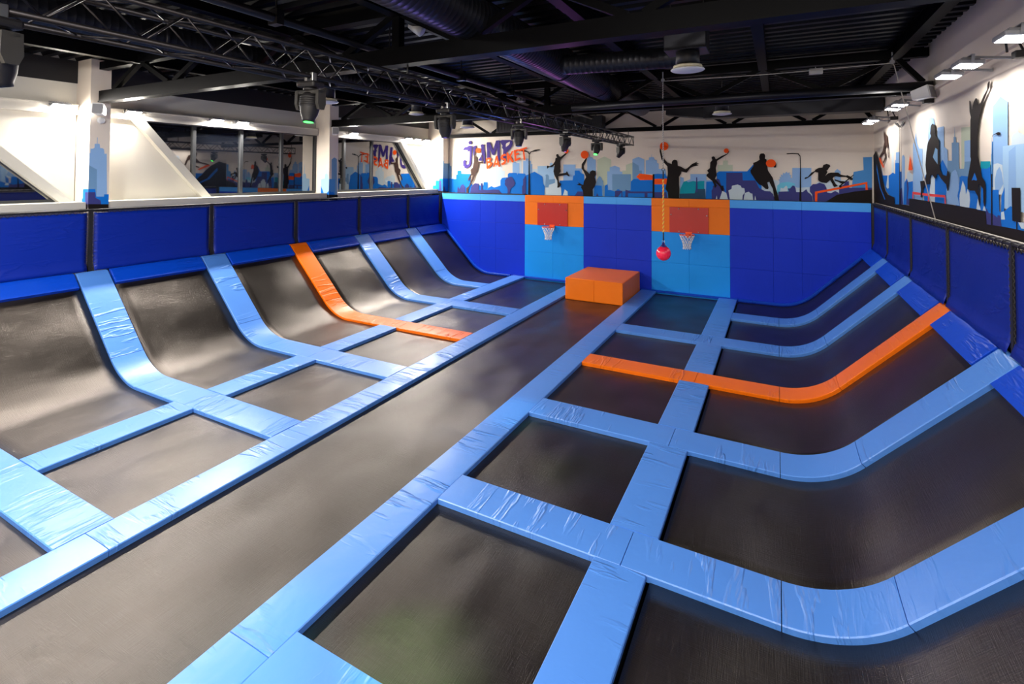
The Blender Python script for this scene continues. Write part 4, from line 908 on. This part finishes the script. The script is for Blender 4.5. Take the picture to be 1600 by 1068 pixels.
# ------------------------------------------------------------------ orange foam block
mb = MB(); mb.bbox((-5.93, 14.90, -.073), (-4.10, 17.02, .60), .022)
for fi in range(len(mb.f)): mb.uv[fi] = [(mb.v[q][0]+mb.v[q][1], mb.v[q][2]+mb.v[q][1]*.5) for q in mb.f[fi]]
t = mb.build('foam_block', MAT['box'], loc=(-5, 16, -.073)); tag(t, 'large orange vinyl foam block at the end of the runway', 'foam block')
mb = MB()
mb.tube([(-5.0, 14.895, .58), (-5.0, 14.893, .25), (-4.99, 14.894, -.06)], .004, 5); mb.tube([(-4.09, 14.93, .585), (-4.09, 17.0, .585)], .004, 5); mb.tube([(-5.92, 14.895, .585), (-4.11, 14.895, .585)], .004, 5)
o = mb.build('seam', MAT['box'], parent=t); o.location = (5, -16, .073)

# ------------------------------------------------------------------ hanging ball
bx, by, bz = -2.19, 11.2, 2.13
t = thing('hanging_ball', (bx, by, bz), 'glossy pink ball hanging on a striped rope in front of the right hoop', 'ball')
mb = MB(); mb.lathe([(.155*math.sin(PI*k/20) if 0 < k < 20 else 0.0005, -.158*math.cos(PI*k/20)) for k in range(21)], n=32); mb.build('ball', MAT['pink'], parent=t)
mb = MB(); mb.lathe([(.075,.135),(.06,.16),(.035,.19),(.02,.235),(.012,.24)], n=20); mb.build('collar', MAT['indigo'], parent=t)
mb = MB(); mb.tube([(.026*math.cos(2*PI*k/16), 0, .25+.026*math.sin(2*PI*k/16)) for k in range(16)], .006, 6, closed=True); mb.build('shackle', MAT['chrome'], parent=t)
def twisted(z0, z1, r, m1, m2, pitch, name, lab):
    mb = MB(); n = int((z1-z0)/pitch*6)
    for k, mi in ((0, 0), (1, 1)):
        mb.tube([(r*.45*math.cos(i*PI/3+k*PI), r*.45*math.sin(i*PI/3+k*PI), z0+(z1-z0)*i/n) for i in range(n+1)], r*.6, 5, mi)
    o = mb.build(name, [m1, m2], parent=t); o['label'] = lab
orr = plain('rope_orange', srgb(240, 120, 60), .7); yel = plain('rope_yellow', srgb(235, 215, 90), .7)
mb = MB(); mb.tube([(0,0,.27),(0,0,.45)], .014, 8); o = mb.build('rope_sleeve', MAT['black'], parent=t)
twisted(.45, 1.60, .020, orr, yel, .09, 'rope', 'orange and yellow twisted rope')
mb = MB(); mb.tube([(0,0,1.58),(0,0,1.76)], .014, 8); mb.tube([(.03*math.cos(2*PI*k/14), 0, 1.80+.03*math.sin(2*PI*k/14)) for k in range(14)], .007, 5, closed=True); mb.build('rope_sleeve', MAT['black'], parent=t)
twisted(1.83, 3.72, .013, MAT['rope'], MAT['grey'], .05, 'rope', 'thin pale upper rope')
# cord over the pulleys to the right barrier
pA = Vector((bx, by, bz+3.72)); pB = Vector((1.86, 11.3, 5.86)); pC = Vector((2.36, 10.95, 3.09))
t2 = thing('pulley_cord', pC, 'thin pale cord running over pulleys down to the right barrier', 'cord')
mb = MB(); mb.tube([pA-pC, (pA+pB)/2-pC-Vector((0,0,.03)), pB-pC, pB-pC+Vector((.03,0,-.05)), (0,0,0)], .008, 5); mb.build('cord', MAT['rope'], parent=t2)
for p in (pA, pB):
    mb = MB(); q = p-pC+Vector((0,0,.02)); mb.lathe([(.04,-.012),(.032,0),(.04,.012)], c=q, axis=(0,1,0), n=14); mb.beam(q, q+Vector((0,0,.18)), .02, .02); mb.build('pulley', MAT['grey'], parent=t2)
# ------------------------------------------------------------------ roof steel
NODE = [1.93-2.18*k for k in range(7)]
def roof_truss(y, zb, hb, label, thin=False):
    t = thing('roof_truss', (-5, y, zb), label, 'roof truss', 'roof trusses across the hall'); L0 = Vector((-5, y, zb))
    x0, x1 = -12.6 if not thin else -12.15, 2.44
    mb = MB(); w_ = .2 if not thin else .12
    mb.box((x0+5, -w_/2, 0), (x1+5, w_/2, .025)); mb.box((x0+5, -w_/2+.02, .025), (x1+5, w_/2-.02, hb)); mb.build('bottom_chord', MAT['steel'], parent=t)
    mb = MB(); mb.box((x0+5, -.08, 5.98-zb), (x1+5, .08, 6.14-zb)); mb.build('top_chord', MAT['steel'], parent=t)
    for k, xn in enumerate(NODE):
        for s_ in (-1, 1):
            xb = xn+s_*1.0
            if xb > x1-.05: xb = x1-.08
            if xb < x0+.1: continue
            mb = MB(); mb.beam((xn+5+s_*.05, 0, 6.0-zb), (xb+5, 0, hb), .09, .09, up=(0,1,0)); mb.build('brace', MAT['steel'], parent=t)
    if not thin:
        for xv in ((-4.62, ) if y < 8 else (-5.1, )):
            mb = MB(); mb.box((xv+5-.06, -.06, hb), (xv+5+.06, .06, 5.98-zb)); mb.build('upright', MAT['steel'], parent=t)
roof_truss(5.4, 5.29, .24, 'deep black roof truss crossing the picture nearest the viewer')
roof_truss(11.6, 5.30, .22, 'black roof truss over the middle of the trampolines')
roof_truss(17.3, 5.31, .14, 'slim black roof truss close to the far wall', True)
for k, x in enumerate(NODE):
    mb = MB(); mb.box((x-.08, -3.1, 5.96), (x+.08, 17.5, 5.985)); mb.box((x-.02, -3.1, 5.985), (x+.02, 17.5, 6.17)); mb.box((x-.08, -3.1, 6.17), (x+.08, 17.5, 6.195))
    tag(mb.build('roof_beam', MAT['steel'], loc=(x, 0, 5.96)), f'black I-beam running lengthwise under the roof deck, {ORD[k]} from the right wall', 'roof beam', 'lengthwise beams under the roof deck')
# short stubs and cross members seen near the right wall
mb = MB(); mb.tube([(2.42, 11.25, 5.40), (-4.3, 11.25, 5.40)], .085, 14)
tag(mb.build('round_duct', MAT['duct'], loc=(2.4, 11.25, 5.4)), 'thin dark round pipe running along the middle roof truss', 'duct')

# ------------------------------------------------------------------ lighting truss
TX, TZ0, TZ1, TW = -4.30, 4.80, 5.12, .30
t = thing('lighting_truss', (TX, 8, TZ0), 'long black box truss carrying the moving spotlights', 'lighting truss')
off = Vector((TX, 8, TZ0)); YA, YB = -1.5, 17.0
chords = [(TX, TZ0+.02), (TX-TW, TZ0+.02), (TX, TZ1-.02), (TX-TW, TZ1-.02)]
for x, z in chords:
    mb = MB(); mb.tube([Vector((x, YA, z))-off, Vector((x, YB, z))-off], .024, 10); mb.build('chord', MAT['alu'], parent=t)
mb = MB(); y = YA; st = .30; i = 0
while y < YB-.01:
    y2 = min(y+st, YB); a, b_ = (TZ0+.02, TZ1-.02) if i % 2 == 0 else (TZ1-.02, TZ0+.02)
    for x in (TX, TX-TW): mb.tube([Vector((x, y, a))-off, Vector((x, y2, b_))-off], .0095, 6)
    xa, xb = (TX, TX-TW) if i % 2 == 0 else (TX-TW, TX)
    for z in (TZ0+.02, TZ1-.02): mb.tube([Vector((xa, y, z))-off, Vector((xb, y2, z))-off], .0095, 6)
    y = y2; i += 1
for z in (TZ0+.02, TZ1-.02): mb.tube([Vector((TX, YB, z))-off, Vector((TX-TW, YB, z))-off], .0095, 6)
for x in (TX, TX-TW): mb.tube([Vector((x, YB, TZ0+.02))-off, Vector((x, YB, TZ1-.02))-off], .0095, 6)
tag(mb.build('lattice', MAT['alu'], parent=t))
for y in (-.5, 5.4, 11.6, 16.9):
    mb = MB(); mb.tube([Vector((TX-TW/2, y, TZ1-.01))-off, Vector((TX-TW/2, y, 5.33 if y > 0 else 6.0))-off], .012, 6)
    mb.build('hanger', MAT['black'], parent=t)
# power rail above the truss
mb = MB(); mb.tube([(-5.3, -1.5, 5.66), (-5.3, 15.6, 5.66)], .055, 12)
for y in range(0, 16, 2): mb.box((-5.38, y-.05, 5.58), (-5.22, y+.05, 5.76)); mb.beam((-5.3, y, 5.74), (-5.3, y, 6.2), .015, .015)
tag(mb.build('cable_tube', MAT['alu'], loc=(-5.3, 8, 5.66)), 'dark tube with clamps running above the lighting truss', 'cable tube')
# ------------------------------------------------------------------ moving heads
def moving_head(y, rz, tilt, green, label):
    t = thing('moving_head_light', (TX-.02, y, TZ0), label, 'spotlight', 'moving head spotlights under the lighting truss', rz)
    mb = MB(); mb.bbox((-.055, -.03, -.03), (-.02, .03, .06), .006); mb.bbox((.02, -.03, -.03), (.055, .03, .06), .006)
    mb.tube([(-.037, 0, .045), (.037, 0, .045)], .014, 8); mb.build('clamp', MAT['chrome'], parent=t)
    mb = MB(); mb.bbox((-.115, -.085, -.10), (.115, .085, -.035), .02); mb.lathe([(.07,-.13),(.07,-.10)], n=18); mb.build('base', MAT['black'], parent=t)
    mb = MB()
    mb.bbox((-.15, -.05, -.17), (.15, .05, -.125), .012)
    for s_ in (-1, 1):
        bm = bmesh.new(); pts = [(-.055, -.13), (.055, -.13), (.06, -.27), (.035, -.33), (-.035, -.33), (-.06, -.27)]
        n0 = mb.add([(s_*.150, a, z) for a, z in pts]); mb.add([(s_*.115, a, z) for a, z in pts])
        mb.face(range(n0, n0+6)); mb.face([n0+6+i for i in range(6)][::-1])
        for i in range(6): mb.face((n0+i, n0+(i+1) % 6, n0+6+(i+1) % 6, n0+6+i))
        bm.free()
    mb.build('yoke', MAT['yoke'], parent=t)
    hb = bpy.data.objects.new('head', None)
    R = Matrix.Rotation(tilt, 4, 'X'); c = Vector((0, 0, -.27))
    def xf(mb): mb.v = [tuple(c + R @ Vector(p)) for p in mb.v]
    mb = MB(); mb.lathe([(.03,.12),(.07,.115),(.098,.08),(.105,.02),(.10,-.04),(.085,-.11),(.062,-.165),(.06,-.19),(.052,-.19)], n=24)
    for k in range(5): mb.lathe([(.1055,-.035+k*.022),(.109,-.030+k*.022),(.109,-.022+k*.022),(.1055,-.017+k*.022)], n=24, cap=False)
    xf(mb); hd = mb.build('head', MAT['black'], parent=t)
    mb = MB(); mb.lathe([(.0495,-.185),(.0495,-.193),(.001,-.198)], n=20); xf(mb)
    ln = mb.build('lens', MAT['green'] if green else MAT['lens'], parent=hd)
    if green: ln['label'] = 'glowing green lens'
    return t
HY = [1.28, 3.68, 6.10, 8.50, 10.85, 13.15, 15.5]
specs = [(.2, .15, 0, 'at the left edge of the picture, nearest the viewer'), (.15, -.12, 1, 'with a green lens, the larger one near the viewer'), (.1, .1, 0, 'above the left end of the far truss, third along'),
         (.25, -.15, 0, 'in front of the purple letters, fourth along'), (1.3, .2, 0, 'seen side-on right of the lettering, fifth along'), (-.1, -.5, 1, 'with a green lens, the smaller one near the far wall'), (1.2, .6, 0, 'tilted sideways at the far end of the truss')]
for y, (rz, tl, g, lb) in zip(HY, specs): moving_head(y, rz, tl, g, 'black moving spotlight ' + lb)
# ------------------------------------------------------------------ ducts
def spiral(p, q, r, name, label, mat, pitch=.09, rings=()):
    p, q = Vector(p), Vector(q); d = (q-p).normalized(); L = (q-p).length; mb = MB(); prof = []; h = 0
    while h < L:
        prof += [(r, h), (r, h+pitch*.8), (r+.0022, h+pitch*.87), (r+.0022, h+pitch*.93)]; h += pitch
    mb.lathe(prof, c=p, axis=d, n=28)
    for y in rings: mb.lathe([(r+.004, y-.03), (r+.014, y-.02), (r+.014, y+.02), (r+.004, y+.03)], c=p, axis=d, n=28, cap=False)
    return tag(mb.build(name, mat, loc=p), label, 'duct')
spiral((-3.45, -3, 5.80), (-3.45, 14.4, 5.80), .30, 'spiral_duct', 'large dark spiral duct running lengthwise above the runway', MAT['duct'], rings=(6.0, 9.1, 11.4, 13.5))
spiral((-3.2, 7.95, 5.66), (-1.25, 7.95, 5.60), .16, 'branch_duct', 'dark branch duct from the spiral duct to the boxed air outlet', MAT['duct'])
spiral((-7.75, -2, 5.72), (-7.75, 11.3, 5.72), .2, 'spiral_duct', 'slim dark spiral duct running lengthwise over the left trampolines', MAT['duct'], rings=(3, 6, 9))
mb = MB(); mb.bbox((-1.93, 15.8, 5.50), (2.42, 16.3, 5.83), .01); mb.beam((-1.93, 16.05, 5.66), (-3.0, 16.05, 5.80), .45, .28)
tag(mb.build('rectangular_duct', MAT['duct'], loc=(0, 16, 5.5)), 'wide black rectangular duct crossing near the far right corner', 'duct')
mb = MB(); mb.bbox((-9.45, 16.7, 5.42), (-5.3, 17.1, 5.86), .01)
for q in (-9.2, -5.6): mb.box((q, 16.9, 5.85), (q+.02, 16.92, 6.2))
for k in range(30): mb.box((-9.4+k*.13, 16.69, 5.44), (-9.37+k*.13, 16.7, 5.84))
tag(mb.build('rectangular_duct', MAT['duct'], loc=(-8, 17, 5.4)), 'black ribbed rectangular duct above the purple letters on the far wall', 'duct')
def outlet(x, y, z, box, label):
    t = thing('air_outlet', (x, y, z), label, 'air outlet', 'round white ceiling air outlets')
    mb = MB(); mb.lathe([(.001,0),(.10,.004),(.20,.022),(.215,.034),(.205,.045),(.15,.05)], n=36, cap=False); mb.build('disc', MAT['plastic'], parent=t)
    mb = MB(); mb.lathe([(.12,.05),(.175,.055),(.185,.07),(.18,.09),(.15,.095)], n=36); mb.build('ring', MAT['cream'], parent=t)
    mb = MB(); mb.lathe([(.15,.09),(.15,.30 if box else .5)], n=30); mb.build('neck', MAT['black'], parent=t)
    if box:
        mb = MB(); mb.bbox((-.27, -.2, .27), (.25, .22, .62), .008); mb.build('plenum_box', MAT['duct'], parent=t)
        for q in (-.22, .2): mb = MB(); mb.beam((q, 0, .62), (q, 0, 6.2-z), .012, .012); mb.build('hanger', MAT['black'], parent=t)
    else:
        mb = MB(); mb.beam((0, 0, .5), (0, 0, 6.2-z), .02, .02); mb.build('hanger', MAT['black'], parent=t)
outlet(-1.04, 6.95, 5.16, True, 'large white round air outlet under a black box, above the hanging ball')
outlet(-1.13, 12.6, 5.20, False, 'white round air outlet on the right beyond the middle roof truss')
outlet(-7.70, 6.95, 5.16, False, 'white round air outlet beside the nearest green-lensed spotlight')
outlet(-8.05, 12.5, 5.16, False, 'white round air outlet above the purple letters')
outlet(-8.9, 11.2, 5.45, False, 'small distant white air outlet left of the lettering')
# small devices
t = thing('ceiling_speaker', (-4.75, 5.9, 6.2), 'small white cylindrical speaker hanging below the deck near the spiral duct', 'speaker')
mb = MB(); mb.lathe([(.06,0),(.06,-.03),(.02,-.035),(.012,-.16)], n=18); mb.build('mount', MAT['plastic'], parent=t)
mb = MB(); mb.lathe([(.02,-.14),(.07,-.11),(.078,.0),(.078,.10),(.06,.11)], c=(.07,-.02,-.25), axis=(.75,.3,-.6), n=22); mb.build('body', MAT['plastic'], parent=t)
mb = MB(); mb.bbox((-6.1, 11.9, 5.75), (-5.95, 12.1, 5.88), .01); mb.beam((-6.02, 12, 5.88), (-6.02, 12, 6.2), .015, .015); mb.tube([(-6.02, 11.9, 5.81), (-6.02, 11.78, 5.78)], .05, 12)
tag(mb.build('projector_spot', MAT['grey'], loc=(-6, 12, 6.2)), 'small grey spotlight hanging beyond the spiral duct', 'spotlight')
mb = MB(); mb.bbox((.60, 12.2, 5.93), (.85, 12.3, 6.05), .01); mb.beam((.72, 12.25, 6.05), (.72, 12.25, 6.2), .015, .015)
tag(mb.build('emergency_light', MAT['plastic'], loc=(.7, 12.25, 6.2)), 'small white emergency light under the deck on the right', 'emergency light')
# ------------------------------------------------------------------ flood lights
def flood(loc, wd, dp, aim, arm_to, label, group, lampmat='lamp'):
    """aim: unit vector the lens faces; built with the lens in the local -z plane"""
    t = bpy.data.objects.new('flood_light', None); COL.objects.link(t); t.location = loc
    t.rotation_euler = Vector(aim).to_track_quat('-Z', 'Y').to_euler(); tag(t, label, 'flood light', group)
    mb = MB(); mb.bbox((-wd/2-.02, -dp/2-.02, .004), (wd/2+.02, dp/2+.02, .055), .012)
    for k in range(7): mb.box((-wd*.4+k*wd*.8/6-.005, -dp*.4, .055), (-wd*.4+k*wd*.8/6+.005, dp*.4, .085))
    mb.build('housing', MAT['grey'], parent=t)
    mb = MB(); n = mb.add([(-wd/2,-dp/2,0),(wd/2,-dp/2,0),(wd/2,dp/2,0),(-wd/2,dp/2,0)]); mb.face((n+3, n+2, n+1, n)); 
    o = mb.build('lens', MAT[lampmat], parent=t, recalc=False); o['label'] = 'glowing white lens'
    inv = t.rotation_euler.to_matrix().transposed(); q = inv @ (Vector(arm_to)-Vector(loc))
    mb = MB()
    for s_ in (-1, 1):
        mb.beam((s_*(wd/2+.028), 0, .02), (s_*(wd/2+.028), 0, .11), .012, .03)
    mb.beam((-(wd/2+.03), 0, .11), (wd/2+.03, 0, .11), .03, .01); mb.beam((0, 0, .11), q, .03, .03)
    mb.build('bracket', MAT['grey'], parent=t)
GL = 'flood lights along the left wall'; GR = 'flood lights along the right wall'
lefts = [(4.88, 'left of the tall painted column, nearest the viewer'), (6.2, 'at the top corner of the white panel'), (8.12, 'left one of the pair over the big window'),
         (8.83, 'right one of the pair over the big window'), (12.85, 'beside the second column over the far window'), (15.68, 'first of three at the end of the far window'),
         (16.22, 'middle of three at the end of the far window'), (16.8, 'last of three at the end of the far window'), (2.4, 'left of the picture over the near window')]
for y, lb in lefts:
    x = xw(y)+.17; flood((x, y, 5.165), .28, .20, Vector((.42, 0, -.91)).normalized(), (xw(y)+.02, y, 5.2), 'flood light on the left wall, ' + lb, GL)
rights = [(6.50, 'at the right edge of the picture'), (7.86, 'right one of the large pair'), (8.62, 'left one of the large pair'), (11.65, 'right one of the middle pair'), (12.3, 'left one of the middle pair'),
          (14.65, 'right one of the farthest pair'), (15.35, 'left one of the farthest pair')]
for y, lb in rights:
    flood((2.02, y, 5.12), .30, .20, Vector((-.10, 0, -.995)).normalized(), (2.44, y-.1, 5.16), 'bright flood light on the right wall, ' + lb, GR, 'lamp_r')
    mb = MB()
for y, lb in ((7.6, 'the large near pair'), (11.5, 'the middle pair'), (14.5, 'the farthest pair')):
    mb = MB()
    mb.tube([(2.3, y, 5.2), (2.28, y-.02, 5.36), (2.34, y-.06, 5.40), (2.40, y-.1, 5.2), (2.43, y-.12, 5.16)], .012, 6)
    mb.bbox((2.30, y-.22, 5.10), (2.447, y-.10, 5.18), .01)
    tag(mb.build('cable_loop', MAT['black'], loc=(2.4, y, 5.2)), 'black cable loop and box feeding ' + lb + ' of right wall flood lights', 'cable')
mb = MB(); mb.box((2.39, .5, 5.30), (2.449, 17.5, 5.36)); tag(mb.build('trim_3', MAT['wall']), kind='structure')
for x, y in ((-8.5, -1.2), (-5.5, -1.8), (-1.8, -2.2), (1.0, -1.5), (-8.5, 1.2)):  # unseen fill lamps, added to brighten the pads and far wall
    flood((x, y, 5.85), .6, .6, Vector((0.0, .30, -.95)).normalized(), (x, y, 6.2), 
          {(-8.5,-1.2): 'added fill lamp under the roof, far left behind the viewer', (-5.5,-1.8): 'added fill lamp under the roof, left behind the viewer', (-1.8,-2.2): 'added fill lamp under the roof, directly behind the viewer',
           (1.0,-1.5): 'added fill lamp under the roof, right behind the viewer', (-8.5, 1.2): 'added fill lamp under the roof beside the viewer, far left'}[(x, y)], 'added fill lamps out of view', 'bay')
# speakers on the columns
def speaker(p, label):
    t = thing('wall_speaker', p, label, 'speaker', 'white wall speakers', 0.9)
    bm = bmesh.new(); bmesh.ops.create_cube(bm, size=1)
    for v in bm.verts:
        f = .75 if v.co.y > 0 else 1.0; v.co = Vector((v.co.x*.20*f, v.co.y*.30, v.co.z*.22*f))
    bmesh.ops.bevel(bm, geom=list(bm.edges), offset=.012, segments=2, affect='EDGES')
    for v in bm.verts: v.co = Matrix.Rotation(-.2, 3, 'X') @ v.co
    mb = MB(); mb.bm(bm); mb.build('cabinet', MAT['plastic'], parent=t)
    mb = MB(); mb.box((-.08, -.158, -.12), (.08, -.146, .08)); mb.v = [tuple(Matrix.Rotation(-.2, 3, 'X') @ Vector(q)) for q in mb.v]; mb.build('grille', MAT['grey'], parent=t)
    mb = MB(); mb.tube([(0, .1, 0), (-.08, .2, 0)], .02, 8); mb.build('bracket', MAT['grey'], parent=t)
speaker((-12.50, 5.30, 5.12), 'white speaker on the painted column nearest the viewer')
speaker((-12.36, 11.5, 5.15), 'white speaker on the column between the big windows')
speaker((2.25, 11.1, 5.25), 'white speaker on the right wall above the middle flood lights')
mb = MB(); mb.lathe([(.07,0),(.07,.03),(.04,.05)], c=(-12.69, 5.4, 4.92), axis=(1,0,0), n=18)
tag(mb.build('sensor', MAT['plastic'], loc=(-12.69, 5.4, 4.92)), 'small white round sensor under the speaker on the nearest column', 'sensor')
# coloured spots set at the moving heads; those aimed upward are added tint
def beam_light(y, target, col, e, ang, blend=.6, gobo=0):
    l = bpy.data.lights.new('coloured_spot', 'SPOT'); l.energy = e; l.color = col; l.spot_size = ang; l.spot_blend = blend; l.shadow_soft_size = .03
    o = bpy.data.objects.new('coloured_spot', l); COL.objects.link(o); o.location = (TX-.02, y, TZ0-.52)
    o.rotation_euler = (Vector(target)-o.location).to_track_quat('-Z', 'Y').to_euler()
beam_light(3.68, (-2.6, 3.3, 0), (.3, 1, .05), 260, .30, 1.0)
beam_light(3.68, (-3.95, 2.5, 0), (.1, .9, 1), 120, .5, 1.0)
beam_light(8.5, (-3.8, 7.3, 0), (.1, .9, 1), 120, .3, 1.0)
beam_light(6.10, (-2.5, 6.35, 0), (.5, 1, .05), 200, .26, 1.0)
beam_light(13.15, (-3.1, 17.1, 3.1), (.1, 1, .3), 12, .3)
beam_light(8.5, (-4.2, 7.5, 6.2), (.12, .25, 1), 9, 2.4, 1.0)  # from here on: added upward washes that tint the roof steel
beam_light(10.85, (-1.0, 7.0, 6.2), (.65, .2, .8), 8, 2.4, 1.0)
beam_light(6.10, (-1.0, 4.0, 6.2), (.35, .25, 1), 8, 2.4, 1.0)
